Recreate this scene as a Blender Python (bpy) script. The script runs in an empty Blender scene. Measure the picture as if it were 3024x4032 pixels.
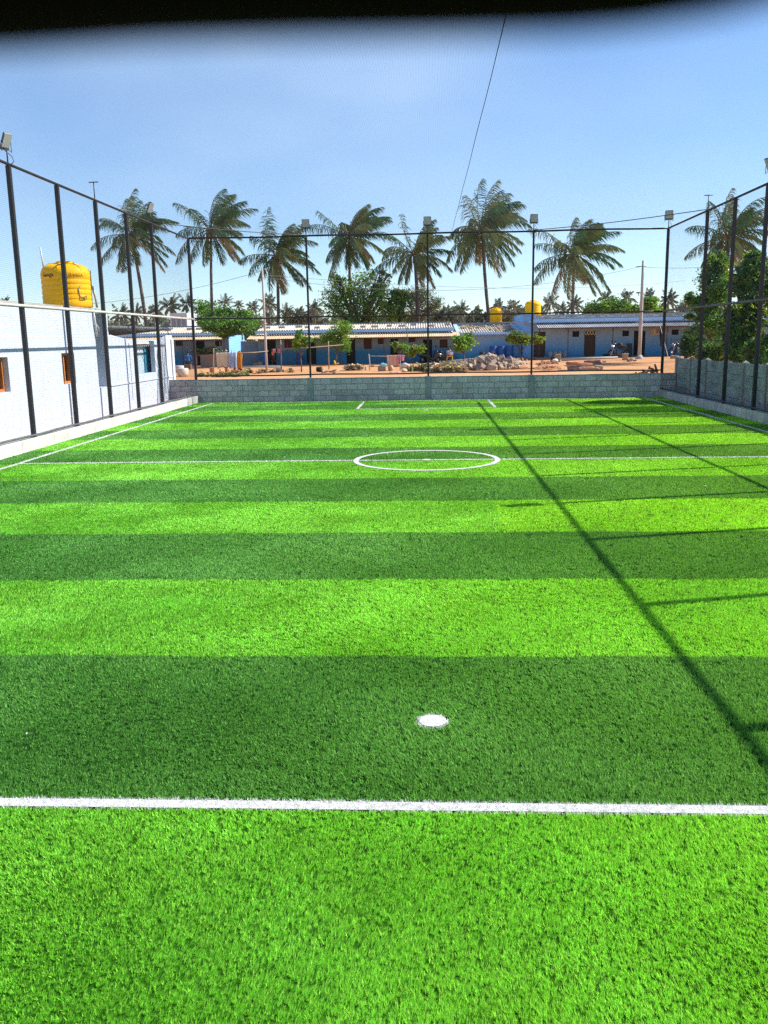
import bpy, bmesh, math, random
import numpy as np
from mathutils import Vector, Matrix

S = bpy.context.scene
C = S.collection
rnd = random.Random(7)
rng = np.random.default_rng(11)
rad = math.radians

# ------------------------------------------------------------------ camera
H = 2.33
FPX = 3416.3                       # focal length in pixels of the 3024 x 4032 photograph
PITCH, ROLL, YAW = 0.198, -0.0161, 0.0502


def cam_axes():
    cy, sy = math.cos(YAW), math.sin(YAW)
    fwd = Vector((-sy * math.cos(PITCH), cy * math.cos(PITCH), -math.sin(PITCH)))
    right = Vector((cy, sy, 0))
    up = right.cross(fwd)
    c, s = math.cos(ROLL), math.sin(ROLL)
    return c * right + s * up, -s * right + c * up, fwd


AX = cam_axes()
cam = bpy.data.cameras.new('camera')
cam_o = bpy.data.objects.new('camera', cam)
C.objects.link(cam_o)
m = Matrix((AX[0], AX[1], -AX[2])).transposed().to_4x4()
m.translation = (0, 0, H)
cam_o.matrix_world = m
cam.sensor_fit = 'VERTICAL'
cam.sensor_height = 24.0
cam.lens = FPX / 4032 * 24
cam.clip_start = 0.005
cam.clip_end = 6000
cam.dof.use_dof = True
cam.dof.focus_distance = 22
cam.dof.aperture_fstop = 7.0
S.camera = cam_o

# ------------------------------------------------------------------ light
SUN_EL, SUN_AZ = rad(40.2), rad(14.0)      # azimuth from +X towards +Y
sd = Vector((math.cos(SUN_EL) * math.cos(SUN_AZ), math.cos(SUN_EL) * math.sin(SUN_AZ), math.sin(SUN_EL)))
sl = bpy.data.lights.new('sun', 'SUN')
sl.energy = 4.6
sl.angle = rad(0.27)
sl.color = (1.0, 0.965, 0.90)
so = bpy.data.objects.new('sun', sl)
C.objects.link(so)
so.rotation_euler = (-sd).to_track_quat('-Z', 'Y').to_euler()
so.location = (30, 10, 40)

W = bpy.data.worlds.new('World')
S.world = W
W.use_nodes = True
wn, wl = W.node_tree.nodes, W.node_tree.links
for n in list(wn):
    wn.remove(n)
sky = wn.new('ShaderNodeTexSky')
sky.sky_type = 'NISHITA'
sky.sun_disc = False
sky.sun_elevation = SUN_EL
sky.sun_rotation = math.pi / 2 - SUN_AZ
sky.altitude = 0
sky.air_density = 0.9
sky.dust_density = 0.1
sky.ozone_density = 5.0
bg = wn.new('ShaderNodeBackground')
bg.inputs['Strength'].default_value = 0.103
wo = wn.new('ShaderNodeOutputWorld')
# thin, high veil of cloud: a slow noise over the sky directions
tc = wn.new('ShaderNodeTexCoord')
mp = wn.new('ShaderNodeMapping')
mp.inputs['Location'].default_value = (0.35, 0.2, 0.1)
mp.inputs['Scale'].default_value = (1.0, 1.0, 2.2)
nz = wn.new('ShaderNodeTexNoise')
nz.inputs['Scale'].default_value = 1.7
nz.inputs['Detail'].default_value = 4
nz.inputs['Roughness'].default_value = 0.45
rp = wn.new('ShaderNodeMapRange')
rp.inputs['From Min'].default_value = 0.44
rp.inputs['From Max'].default_value = 0.78
rp.inputs['To Max'].default_value = 0.35
mx = wn.new('ShaderNodeMix')
mx.data_type = 'RGBA'
mx.inputs['B'].default_value = (4.7, 5.7, 6.8, 1)
hs = wn.new('ShaderNodeHueSaturation')
hs.inputs['Saturation'].default_value = 1.0
wl.new(tc.outputs['Generated'], mp.inputs['Vector'])
wl.new(mp.outputs['Vector'], nz.inputs['Vector'])
wl.new(nz.outputs['Fac'], rp.inputs['Value'])
# one soft bank of high haze, up and a little left of the pitch's axis
dp = wn.new('ShaderNodeVectorMath')
dp.operation = 'DOT_PRODUCT'
dp.inputs[1].default_value = (-0.128, 0.944, 0.303)
pr = wn.new('ShaderNodeMapRange')
pr.interpolation_type = 'SMOOTHSTEP'
pr.inputs['From Min'].default_value = 0.962
pr.inputs['From Max'].default_value = 1.0
nr = wn.new('ShaderNodeMapRange')
nr.inputs['From Min'].default_value = 0.32
nr.inputs['From Max'].default_value = 0.62
nr.inputs['To Min'].default_value = 0.15
pm_ = wn.new('ShaderNodeMath')
pm_.operation = 'MULTIPLY'
ps_ = wn.new('ShaderNodeMath')
ps_.operation = 'MULTIPLY_ADD'
ps_.use_clamp = True
ps_.inputs[1].default_value = 0.22
wl.new(tc.outputs['Generated'], dp.inputs[0])
wl.new(dp.outputs['Value'], pr.inputs['Value'])
wl.new(nz.outputs['Fac'], nr.inputs['Value'])
wl.new(pr.outputs['Result'], pm_.inputs[0])
wl.new(nr.outputs['Result'], pm_.inputs[1])
wl.new(pm_.outputs[0], ps_.inputs[0])
wl.new(rp.outputs['Result'], ps_.inputs[2])
wl.new(ps_.outputs[0], mx.inputs['Factor'])
wl.new(sky.outputs['Color'], hs.inputs['Color'])
tint = wn.new('ShaderNodeMix')
tint.data_type = 'RGBA'
tint.blend_type = 'MULTIPLY'
tint.inputs['Factor'].default_value = 1
tint.inputs['B'].default_value = (0.985, 0.985, 0.985, 1)
wl.new(hs.outputs['Color'], tint.inputs['A'])
wl.new(tint.outputs['Result'], mx.inputs['A'])
wl.new(mx.outputs['Result'], bg.inputs['Color'])
wl.new(bg.outputs['Background'], wo.inputs['Surface'])

S.view_settings.view_transform = 'Standard'
S.view_settings.look = 'None'
S.view_settings.exposure = 1.0
S.view_settings.gamma = 1.0
S.cycles.use_denoising = False
S.cycles.use_adaptive_sampling = False
S.cycles.max_bounces = 6
S.cycles.transparent_max_bounces = 8
S.cycles.caustics_reflective = False
S.cycles.caustics_refractive = False


# ------------------------------------------------------------------ helpers
def gz(x, y):
    """Height of the village ground."""
    t = min(1.0, max(0.0, (y - 37.0) / 30.0))
    t = t * t * (3 - 2 * t)
    return t * (0.36 + 0.0135 * min(max(x, -3.0), 20.0))


def ray(u, v):
    return AX[0] * ((u - 1512) / FPX) + AX[1] * (-(v - 2016) / FPX) + AX[2]


def at(u, v, y):
    d = ray(u, v)
    return d * (y / d.y) + Vector((0, 0, H))


def gnd(u, v):
    """Where the line of sight through a photo pixel meets the village ground."""
    d = ray(u, v)
    y = 34.0
    while y < 75:
        p = d * (y / d.y) + Vector((0, 0, H))
        if p.z <= gz(p.x, p.y):
            break
        y += 0.05
    p.z = gz(p.x, p.y)
    return p


class MB:
    """Collects polygons; build() links them as one mesh object."""

    def __init__(s):
        s.v, s.f, s.mi, s.sm = [], [], [], []

    def poly(s, pts, mi=0, sm=False):
        b = len(s.v)
        s.v += [tuple(p) for p in pts]
        s.f.append(tuple(range(b, b + len(pts))))
        s.mi.append(mi)
        s.sm.append(sm)

    def add(s, vs, fs, mi=0, sm=False):
        b = len(s.v)
        s.v += [tuple(p) for p in vs]
        for f in fs:
            s.f.append(tuple(b + i for i in f))
            s.mi.append(mi)
            s.sm.append(sm)

    def box(s, c, d, mi=0, rz=0.0, M=None, bev=0.0):
        x, y, z = d[0] / 2, d[1] / 2, d[2] / 2
        if bev <= 0:
            vs = [(-x, -y, -z), (x, -y, -z), (x, y, -z), (-x, y, -z), (-x, -y, z), (x, -y, z), (x, y, z), (-x, y, z)]
            fs = [(0, 3, 2, 1), (4, 5, 6, 7), (0, 1, 5, 4), (1, 2, 6, 5), (2, 3, 7, 6), (3, 0, 4, 7)]
        else:
            bm = bmesh.new()
            bmesh.ops.create_cube(bm, size=1)
            for q in bm.verts:
                q.co = Vector((q.co.x * d[0], q.co.y * d[1], q.co.z * d[2]))
            bmesh.ops.bevel(bm, geom=bm.edges[:], offset=bev, segments=1, affect='EDGES')
            bm.verts.index_update()
            vs = [q.co.copy() for q in bm.verts]
            fs = [[q.index for q in f.verts] for f in bm.faces]
            bm.free()
        R = M if M is not None else Matrix.Rotation(rz, 3, 'Z')
        c = Vector(c)
        s.add([c + R @ Vector(p) for p in vs], fs, mi)

    def span(s, a, b, mi=0, bev=0.0):
        a, b = Vector(a), Vector(b)
        s.box((a + b) / 2, [abs(b[i] - a[i]) for i in range(3)], mi, bev=bev)

    def tube(s, pts, r, n=8, mi=0, caps=True, sm=True):
        pts = [Vector(p) for p in pts]
        k = len(pts)
        rr = r if hasattr(r, '__len__') else [r] * k
        vs, fs = [], []
        prev = None
        for i, p in enumerate(pts):
            t = (pts[min(i + 1, k - 1)] - pts[max(i - 1, 0)])
            t.normalize()
            if prev is None:
                a = Vector((0, 0, 1)) if abs(t.z) < 0.9 else Vector((1, 0, 0))
                e = t.cross(a).normalized()
            else:
                e = (prev - t * prev.dot(t)).normalized()
            prev = e
            g = t.cross(e)
            for j in range(n):
                w = 2 * math.pi * (j + 0.5) / n
                vs.append(p + (e * math.cos(w) + g * math.sin(w)) * rr[i])
        for i in range(k - 1):
            for j in range(n):
                a, b = i * n + j, i * n + (j + 1) % n
                fs.append((a, b, b + n, a + n))
        if caps:
            fs.append(tuple(range(n - 1, -1, -1)))
            fs.append(tuple(range((k - 1) * n, k * n)))
        s.add(vs, fs, mi, sm and n > 5)

    def lathe(s, prof, c=(0, 0, 0), n=24, mi=0, sm=True, wob=None):
        """prof: (radius, z) from bottom to top."""
        vs, fs = [], []
        for r, z in prof:
            for j in range(n):
                w = 2 * math.pi * j / n
                q = r * (wob(w, z) if wob else 1)
                vs.append((c[0] + q * math.cos(w), c[1] + q * math.sin(w), c[2] + z))
        k = len(prof)
        for i in range(k - 1):
            for j in range(n):
                a, b = i * n + j, i * n + (j + 1) % n
                fs.append((a, b, b + n, a + n))
        fs.append(tuple(range(n - 1, -1, -1)))
        fs.append(tuple(range((k - 1) * n, k * n)))
        s.add(vs, fs, mi, sm)

    def rock(s, c, d, mi=0, seed=0, rough=0.25, sub=1):
        q = random.Random(seed)
        bm = bmesh.new()
        bmesh.ops.create_icosphere(bm, subdivisions=sub, radius=1)
        M = Matrix.Rotation(q.uniform(0, 6.3), 3, 'Z') @ Matrix.Rotation(q.uniform(-.4, .4), 3, 'X')
        bm.verts.index_update()
        vs = []
        for w in bm.verts:
            k = 1 + q.uniform(-rough, rough)
            p = Vector((w.co.x * d[0] / 2 * k, w.co.y * d[1] / 2 * k, w.co.z * d[2] / 2 * k))
            vs.append(Vector(c) + M @ p)
        fs = [[w.index for w in f.verts] for f in bm.faces]
        bm.free()
        s.add(vs, fs, mi)

    def slab(s, c, d, mi=0, seed=0, rz=0.0, tilt=0.0):
        """Rough-hewn block: a bevelled box with its corners knocked about."""
        q = random.Random(seed)
        bm = bmesh.new()
        bmesh.ops.create_cube(bm, size=1)
        bmesh.ops.subdivide_edges(bm, edges=bm.edges[:], cuts=2, use_grid_fill=True)
        for w in bm.verts:
            n_ = sum(abs(k_) > .45 for k_ in w.co)
            f_ = 1 - .09 * max(0, n_ - 1)
            w.co = Vector(((w.co.x * f_ + q.uniform(-.06, .06)) * d[0], (w.co.y * f_ + q.uniform(-.06, .06)) * d[1],
                           (w.co.z * f_ + q.uniform(-.07, .07)) * d[2]))
        M = Matrix.Rotation(rz, 3, 'Z') @ Matrix.Rotation(tilt, 3, 'Y')
        bm.verts.index_update()
        s.add([Vector(c) + M @ w.co for w in bm.verts], [[w.index for w in f.verts] for f in bm.faces], mi)
        bm.free()

    def build(s, name, mats, parent=None, origin=None, bevel=0.0):
        me = bpy.data.meshes.new(name)
        vs = s.v
        if origin is not None:
            o = Vector(origin)
            vs = [(p[0] - o.x, p[1] - o.y, p[2] - o.z) for p in vs]
        me.from_pydata(vs, [], s.f)
        me.polygons.foreach_set('material_index', s.mi)
        me.polygons.foreach_set('use_smooth', s.sm)
        if not isinstance(mats, (list, tuple)):
            mats = [mats]
        for q in mats:
            me.materials.append(q)
        me.update()
        ob = bpy.data.objects.new(name, me)
        C.objects.link(ob)
        if origin is not None:
            ob.location = origin
        if parent is not None:
            ob.parent = parent
            ob.location = ob.location - parent.location if origin is not None else Vector((0, 0, 0)) - parent.location
        return ob


def arrays(name, V, F, mats, mi=None, parent=None, sm=False):
    """Mesh object from numpy arrays: V (n,3), F (m,k)."""
    me = bpy.data.meshes.new(name)
    n, (mF, k) = len(V), F.shape
    me.vertices.add(n)
    me.vertices.foreach_set('co', np.ascontiguousarray(V, dtype=np.float32).ravel())
    me.loops.add(mF * k)
    me.loops.foreach_set('vertex_index', np.ascontiguousarray(F, dtype=np.int32).ravel())
    me.polygons.add(mF)
    me.polygons.foreach_set('loop_start', np.arange(0, mF * k, k, dtype=np.int32))
    if mi is not None:
        me.polygons.foreach_set('material_index', np.asarray(mi, dtype=np.int32))
    me.polygons.foreach_set('use_smooth', np.full(mF, sm))
    for q in (mats if isinstance(mats, (list, tuple)) else [mats]):
        me.materials.append(q)
    me.update(calc_edges=True)
    ob = bpy.data.objects.new(name, me)
    C.objects.link(ob)
    if parent is not None:
        ob.parent = parent
        ob.location = -parent.location
    return ob


def tag(o, label=None, cat=None, group=None, kind=None):
    if label:
        o['label'] = label
    if cat:
        o['category'] = cat
    if group:
        o['group'] = group
    if kind:
        o['kind'] = kind
    return o


def empty(name, loc, label=None, cat=None, group=None):
    o = bpy.data.objects.new(name, None)
    C.objects.link(o)
    o.empty_display_size = 0.3
    o.location = Vector(loc)
    return tag(o, label, cat, group)


def copy_tree(o, loc, label=None, rz=None, scale=None):
    r = o.copy()
    C.objects.link(r)
    r.location = loc
    if rz is not None:
        r.rotation_euler = (0, 0, rz)
    if scale is not None:
        r.scale = (scale,) * 3
    if label:
        r['label'] = label
    for ch in list(o.children):
        c = ch.copy()
        C.objects.link(c)
        c.parent = r
        for g in ch.children:
            d = g.copy()
            C.objects.link(d)
            d.parent = c
    return r


# ------------------------------------------------------------------ materials
def mat(name, col, col2=None, rough=0.85, scale=3.0, detail=5, lo=0.35, hi=0.65, bump=0.0, bscale=None, spec=0.3,
        metal=0.0, trans=0.0, stretch=(1, 1, 1), tcol=None):
    """Principled surface whose colour drifts between two tones by a noise in world position."""
    M = bpy.data.materials.new(name)
    M.use_nodes = True
    t = M.node_tree
    N, L = t.nodes, t.links
    p = N['Principled BSDF']
    p.inputs['Roughness'].default_value = rough
    p.inputs['Specular IOR Level'].default_value = spec
    p.inputs['Metallic'].default_value = metal
    if col2 is None:
        col2 = tuple(c * 0.72 for c in col)
    g = N.new('ShaderNodeNewGeometry')
    mp = N.new('ShaderNodeMapping')
    mp.inputs['Scale'].default_value = stretch
    L.new(g.outputs['Position'], mp.inputs['Vector'])
    nz = N.new('ShaderNodeTexNoise')
    nz.inputs['Scale'].default_value = scale
    nz.inputs['Detail'].default_value = detail
    nz.inputs['Roughness'].default_value = 0.6
    L.new(mp.outputs['Vector'], nz.inputs['Vector'])
    r = N.new('ShaderNodeMapRange')
    r.inputs['From Min'].default_value = lo
    r.inputs['From Max'].default_value = hi
    L.new(nz.outputs['Fac'], r.inputs['Value'])
    x = N.new('ShaderNodeMix')
    x.data_type = 'RGBA'
    x.inputs['A'].default_value = (*col, 1)
    x.inputs['B'].default_value = (*col2, 1)
    L.new(r.outputs['Result'], x.inputs['Factor'])
    L.new(x.outputs['Result'], p.inputs['Base Color'])
    if bump:
        b = N.new('ShaderNodeBump')
        b.inputs['Strength'].default_value = bump
        b.inputs['Distance'].default_value = 0.02
        n2 = N.new('ShaderNodeTexNoise')
        n2.inputs['Scale'].default_value = bscale or scale * 6
        n2.inputs['Detail'].default_value = 4
        L.new(g.outputs['Position'], n2.inputs['Vector'])
        L.new(n2.outputs['Fac'], b.inputs['Height'])
        L.new(b.outputs['Normal'], p.inputs['Normal'])
    if trans:
        tr = N.new('ShaderNodeBsdfTranslucent')
        if tcol:
            tr.inputs['Color'].default_value = (*tcol, 1)
        else:
            L.new(x.outputs['Result'], tr.inputs['Color'])
        ms = N.new('ShaderNodeMixShader')
        ms.inputs['Fac'].default_value = trans
        L.new(p.outputs['BSDF'], ms.inputs[1])
        L.new(tr.outputs['BSDF'], ms.inputs[2])
        L.new(ms.outputs['Shader'], N['Material Output'].inputs['Surface'])
    return M


def turf_mat(name, a, b, backlit_yel, trans=0.3, spec=0.06):
    """Fibre colour: fine fibre-to-fibre change, soft patches, and a slow yellowing towards +X that paints in backlight."""
    M = mat(name, a, b, rough=0.55, scale=1.1, detail=6, lo=0.36, hi=0.66, trans=trans, spec=spec)
    t = M.node_tree
    N, L = t.nodes, t.links
    mixn = [n for n in N if n.type == 'MIX'][0]
    outs = [l.to_socket for l in mixn.outputs['Result'].links]
    g = [n for n in N if n.type == 'NEW_GEOMETRY'][0]
    sp = N.new('ShaderNodeSeparateXYZ')
    L.new(g.outputs['Position'], sp.inputs[0])
    r = N.new('ShaderNodeMapRange')
    r.interpolation_type = 'SMOOTHSTEP'
    r.inputs['From Min'].default_value = -5
    r.inputs['From Max'].default_value = 7
    L.new(sp.outputs['X'], r.inputs['Value'])
    y = N.new('ShaderNodeMix')
    y.data_type = 'RGBA'
    y.inputs['B'].default_value = (*backlit_yel, 1)  # yellow of backlit fibres painted in, growing towards +X
    L.new(mixn.outputs['Result'], y.inputs['A'])
    L.new(r.outputs['Result'], y.inputs['Factor'])
    h = N.new('ShaderNodeHueSaturation')
    ge = N.new('ShaderNodeMapRange')
    ge.inputs['To Min'].default_value = 0.62
    ge.inputs['To Max'].default_value = 1.38
    L.new(g.outputs['Random Per Island'], ge.inputs['Value'])
    L.new(ge.outputs['Result'], h.inputs['Value'])
    L.new(y.outputs['Result'], h.inputs['Color'])
    for s in outs:
        L.new(h.outputs['Color'], s)
    return M


def two_tone_wall(name, upper, lower, z, blend=0.12):
    """Wall colour with a lower and an upper tone, blended around height z."""
    M = mat(name, upper, tuple(c * 0.86 for c in upper), rough=0.8, scale=1.4, bump=0.15, bscale=9)
    t = M.node_tree
    N, L = t.nodes, t.links
    mixn = [n for n in N if n.type == 'MIX'][0]
    g = [n for n in N if n.type == 'NEW_GEOMETRY'][0]
    sp = N.new('ShaderNodeSeparateXYZ')
    L.new(g.outputs['Position'], sp.inputs[0])
    r = N.new('ShaderNodeMapRange')
    r.inputs['From Min'].default_value = z - blend
    r.inputs['From Max'].default_value = z + blend
    r.inputs['To Min'].default_value = 1
    r.inputs['To Max'].default_value = 0
    L.new(sp.outputs['Z'], r.inputs['Value'])
    y = N.new('ShaderNodeMix')
    y.data_type = 'RGBA'
    y.inputs['B'].default_value = (*lower, 1)
    L.new(mixn.outputs['Result'], y.inputs['A'])
    L.new(r.outputs['Result'], y.inputs['Factor'])
    L.new(y.outputs['Result'], N['Principled BSDF'].inputs['Base Color'])
    return M


def block_mat(name, c1, c2, mortar, w=0.40, h=0.215, axis='X', z0=0.0):
    """Concrete blockwork laid in courses, every block a little different."""
    M = bpy.data.materials.new(name)
    M.use_nodes = True
    t = M.node_tree
    N, L = t.nodes, t.links
    p = N['Principled BSDF']
    p.inputs['Roughness'].default_value = 0.95
    p.inputs['Specular IOR Level'].default_value = 0.1
    g = N.new('ShaderNodeNewGeometry')
    sp = N.new('ShaderNodeSeparateXYZ')
    L.new(g.outputs['Position'], sp.inputs[0])
    cb = N.new('ShaderNodeCombineXYZ')
    L.new(sp.outputs[axis], cb.inputs['X'])
    ad = N.new('ShaderNodeMath')
    ad.operation = 'ADD'
    ad.inputs[1].default_value = -z0 + 10 * h
    L.new(sp.outputs['Z'], ad.inputs[0])
    L.new(ad.outputs[0], cb.inputs['Y'])
    n0 = N.new('ShaderNodeTexNoise')
    n0.inputs['Scale'].default_value = 5
    L.new(g.outputs['Position'], n0.inputs['Vector'])
    vm = N.new('ShaderNodeVectorMath')
    vm.operation = 'MULTIPLY_ADD'
    vm.inputs[1].default_value = (0.035, 0.03, 0)
    L.new(n0.outputs['Color'], vm.inputs[0])
    L.new(cb.outputs[0], vm.inputs[2])
    br = N.new('ShaderNodeTexBrick')
    br.inputs['Color1'].default_value = (*c1, 1)
    br.inputs['Color2'].default_value = (*c2, 1)
    br.inputs['Mortar'].default_value = (*mortar, 1)
    br.inputs['Scale'].default_value = 1
    br.inputs['Mortar Size'].default_value = 0.016
    br.inputs['Mortar Smooth'].default_value = 0.3
    br.inputs['Brick Width'].default_value = w
    br.inputs['Row Height'].default_value = h
    L.new(vm.outputs[0], br.inputs['Vector'])
    nz = N.new('ShaderNodeTexNoise')
    nz.inputs['Scale'].default_value = 2.3
    nz.inputs['Detail'].default_value = 7
    nz.inputs['Roughness'].default_value = 0.7
    L.new(g.outputs['Position'], nz.inputs['Vector'])
    r = N.new('ShaderNodeMapRange')
    r.inputs['From Min'].default_value = 0.3
    r.inputs['From Max'].default_value = 0.7
    r.inputs['To Min'].default_value = 0.72
    r.inputs['To Max'].default_value = 1.22
    L.new(nz.outputs['Fac'], r.inputs['Value'])
    x = N.new('ShaderNodeMix')
    x.data_type = 'RGBA'
    x.blend_type = 'MULTIPLY'
    x.inputs['Factor'].default_value = 1
    L.new(br.outputs['Color'], x.inputs['A'])
    L.new(r.outputs['Result'], x.inputs['B'])
    L.new(x.outputs['Result'], p.inputs['Base Color'])
    b = N.new('ShaderNodeBump')
    b.inputs['Strength'].default_value = 0.6
    b.inputs['Distance'].default_value = 0.012
    n3 = N.new('ShaderNodeTexNoise')
    n3.inputs['Scale'].default_value = 40
    L.new(g.outputs['Position'], n3.inputs['Vector'])
    m2 = N.new('ShaderNodeMath')
    m2.operation = 'MULTIPLY_ADD'
    m2.inputs[1].default_value = -1.0
    L.new(br.outputs['Fac'], m2.inputs[0])
    L.new(n3.outputs['Fac'], m2.inputs[2])
    L.new(m2.outputs[0], b.inputs['Height'])
    L.new(b.outputs['Normal'], p.inputs['Normal'])
    return M


K = {}
K['light'] = turf_mat('turf_light_fibre', (0.35, 0.80, 0.10), (0.235, 0.58, 0.055), (0.44, 0.83, 0.05))
K['dark'] = turf_mat('turf_dark_fibre', (0.19, 0.47, 0.10), (0.135, 0.37, 0.065), (0.22, 0.47, 0.052))
K['light2'] = turf_mat('turf_yellower_fibre', (0.40, 0.82, 0.075), (0.32, 0.68, 0.05), (0.47, 0.85, 0.045))
K['white'] = turf_mat('turf_white_fibre', (0.86, 0.85, 0.82), (0.80, 0.79, 0.76), (0.80, 0.79, 0.76), trans=0.35)
K['blight'] = mat('turf_light_base', (0.024, 0.10, 0.007), (0.017, 0.075, 0.005), scale=30, spec=0.0)
K['bdark'] = mat('turf_dark_base', (0.012, 0.05, 0.008), (0.008, 0.034, 0.006), scale=30, spec=0.0)
K['bwhite'] = mat('turf_white_base', (0.58, 0.57, 0.54), (0.48, 0.47, 0.45), scale=30)
K['black'] = mat('black_paint', (0.018, 0.018, 0.021), (0.03, 0.026, 0.026), rough=0.5, scale=6, spec=0.4)
K['palenet'] = mat('grey_nylon', (0.06, 0.065, 0.07), (0.05, 0.055, 0.06), rough=0.8)
K['net'] = mat('black_nylon', (0.045, 0.05, 0.055), (0.03, 0.035, 0.04), rough=0.8)
K['roll'] = mat('dark_net_cloth', (0.0006, 0.0007, 0.0009), (0.001, 0.001, 0.0013), rough=0.95, spec=0.05)
K['steel'] = mat('pale_steel_pipe', (0.50, 0.48, 0.43), (0.38, 0.36, 0.32), rough=0.6, scale=5)
K['dsteel'] = mat('dark_steel_pipe', (0.10, 0.11, 0.11), (0.07, 0.075, 0.075), rough=0.6, scale=5)
K['casing'] = mat('lamp_casing', (0.10, 0.10, 0.11), (0.07, 0.07, 0.08), rough=0.4)
K['lamp'] = mat('white_pvc', (0.62, 0.63, 0.64), (0.5, 0.5, 0.5), rough=0.4)
K['lampface'] = mat('lamp_glass', (0.50, 0.49, 0.45), (0.44, 0.43, 0.40), rough=0.3, spec=0.5)
K['concrete'] = mat('pale_concrete', (0.46, 0.44, 0.40), (0.34, 0.33, 0.30), scale=2.2, bump=0.4, bscale=30)
K['mortar'] = mat('grey_mortar', (0.34, 0.36, 0.36), (0.24, 0.26, 0.26), scale=3.5, bump=0.5, bscale=35)
K['precast'] = mat('precast_concrete', (0.50, 0.52, 0.49), (0.25, 0.28, 0.26), scale=1.6, detail=8, bump=0.4, bscale=25,
                   stretch=(1, 1, 2.6))
K['kerb'] = block_mat('kerb_blocks', (0.58, 0.55, 0.49), (0.48, 0.46, 0.41), (0.40, 0.38, 0.34), w=0.42, h=0.6, axis='Y')
K['blocks'] = block_mat('grey_blocks', (0.60, 0.575, 0.55), (0.44, 0.43, 0.415), (0.31, 0.305, 0.30), axis='X')
K['whitewash'] = mat('white_blue_limewash', (0.57, 0.61, 0.70), (0.50, 0.535, 0.63), scale=2.2, detail=8, lo=.45, hi=.85, stretch=(1.2, 1.2, .3), bump=0.15, bscale=14)
K['bluegrey'] = mat('blue_grey_plaster', (0.25, 0.31, 0.37), (0.2, 0.25, 0.3), scale=1.5)
K['slate'] = mat('dark_slate_recess', (0.12, 0.16, 0.19), (0.09, 0.125, 0.15), scale=1.5)  # even dark blue-grey used on the recess wall
K['oldstone'] = mat('dark_old_stone', (0.08, 0.09, 0.085), (0.04, 0.05, 0.045), scale=4, bump=0.5)
K['orange'] = mat('orange_wood', (0.62, 0.21, 0.05), (0.52, 0.17, 0.035), scale=4, rough=0.6)
K['cream'] = mat('cream_board', (0.70, 0.58, 0.36), (0.6, 0.5, 0.3), scale=6)
K['interior'] = mat('unlit_interior_black', (0.022, 0.02, 0.02), (0.014, 0.013, 0.013), scale=3)  # near-black: shade of unlit rooms put into the colour
K['brownwood'] = mat('brown_door_wood', (0.075, 0.04, 0.025), (0.05, 0.028, 0.018), scale=5, rough=0.6, stretch=(1, 1, .3))
K['shutter'] = mat('red_brown_shutter', (0.12, 0.045, 0.03), (0.08, 0.03, 0.02), scale=6)
K['teal'] = mat('teal_door_paint', (0.03, 0.24, 0.36), (0.025, 0.19, 0.29), scale=5, rough=0.5)
K['poster'] = mat('pale_poster', (0.42, 0.52, 0.57), (0.37, 0.46, 0.51), scale=6)
K['ink'] = mat('black_ink', (0.03, 0.03, 0.04), (0.04, 0.04, 0.05))
K['fadeink'] = mat('faded_orange_ink', (0.62, 0.30, 0.01), (0.55, 0.26, 0.01))
K['redink'] = mat('orange_sign_paint', (0.55, 0.16, 0.03), (0.45, 0.12, 0.02))
K['tank'] = mat('yellow_plastic', (1.0, 0.50, 0.002), (0.95, 0.46, 0.002), rough=0.55, scale=2, spec=0.2)
K['bluewall'] = two_tone_wall('blue_house_paint', (0.25, 0.34, 0.45), (0.04, 0.22, 0.42), 1.55, 0.3)
K['bluewall2'] = two_tone_wall('pale_blue_house_paint', (0.33, 0.46, 0.60), (0.05, 0.28, 0.52), 1.6, 0.85)  # upper tone blends into the lower over most of the wall height
K['band'] = mat('light_blue_fascia', (0.42, 0.62, 0.88), (0.36, 0.55, 0.8), scale=3)
K['brightblue'] = mat('bright_blue_wall', (0.24, 0.50, 0.86), (0.2, 0.44, 0.78), scale=2)
K['tansheet'] = mat('tan_roof_sheet', (0.66, 0.50, 0.30), (0.52, 0.38, 0.23), scale=1.6, stretch=(1, .3, 1))
K['greysheet'] = mat('grey_cement_sheet', (0.42, 0.42, 0.43), (0.28, 0.28, 0.29), scale=1.4, detail=7)
K['palesheet'] = mat('pale_cement_sheet', (0.58, 0.52, 0.43), (0.40, 0.35, 0.29), scale=1.4, detail=7)
K['rust'] = mat('red_oxide_pole', (0.13, 0.05, 0.04), (0.1, 0.04, 0.03))
K['mudwall'] = mat('pinkish_mud_wall', (0.33, 0.22, 0.17), (0.25, 0.17, 0.13), scale=3, bump=0.4)
K['dirt'] = mat('orange_earth', (0.58, 0.31, 0.15), (0.48, 0.24, 0.115), scale=0.6, detail=9, bump=0.5, bscale=6, spec=0.05)
K['stone'] = mat('pale_rubble_stone', (0.48, 0.345, 0.23), (0.30, 0.215, 0.145), scale=2.4, detail=6, bump=0.4)
K['stone2'] = mat('grey_pink_rubble', (0.32, 0.235, 0.195), (0.23, 0.175, 0.15), scale=3, bump=0.4)
K['redclod'] = mat('red_earth_clod', (0.45, 0.20, 0.12), (0.35, 0.15, 0.09), scale=3, bump=0.4)
K['wood'] = mat('weathered_wood', (0.38, 0.28, 0.19), (0.24, 0.17, 0.12), scale=5, stretch=(1, 1, .3))
K['darkwood'] = mat('dark_firewood', (0.12, 0.075, 0.05), (0.2, 0.14, 0.09), scale=4)
K['greywood'] = mat('grey_pole', (0.48, 0.44, 0.40), (0.36, 0.33, 0.3), scale=4, stretch=(1, 1, .25))
K['bark'] = mat('palm_bark', (0.16, 0.12, 0.10), (0.09, 0.07, 0.06), scale=5, bump=0.6, bscale=8, stretch=(1, 1, 3))
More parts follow.
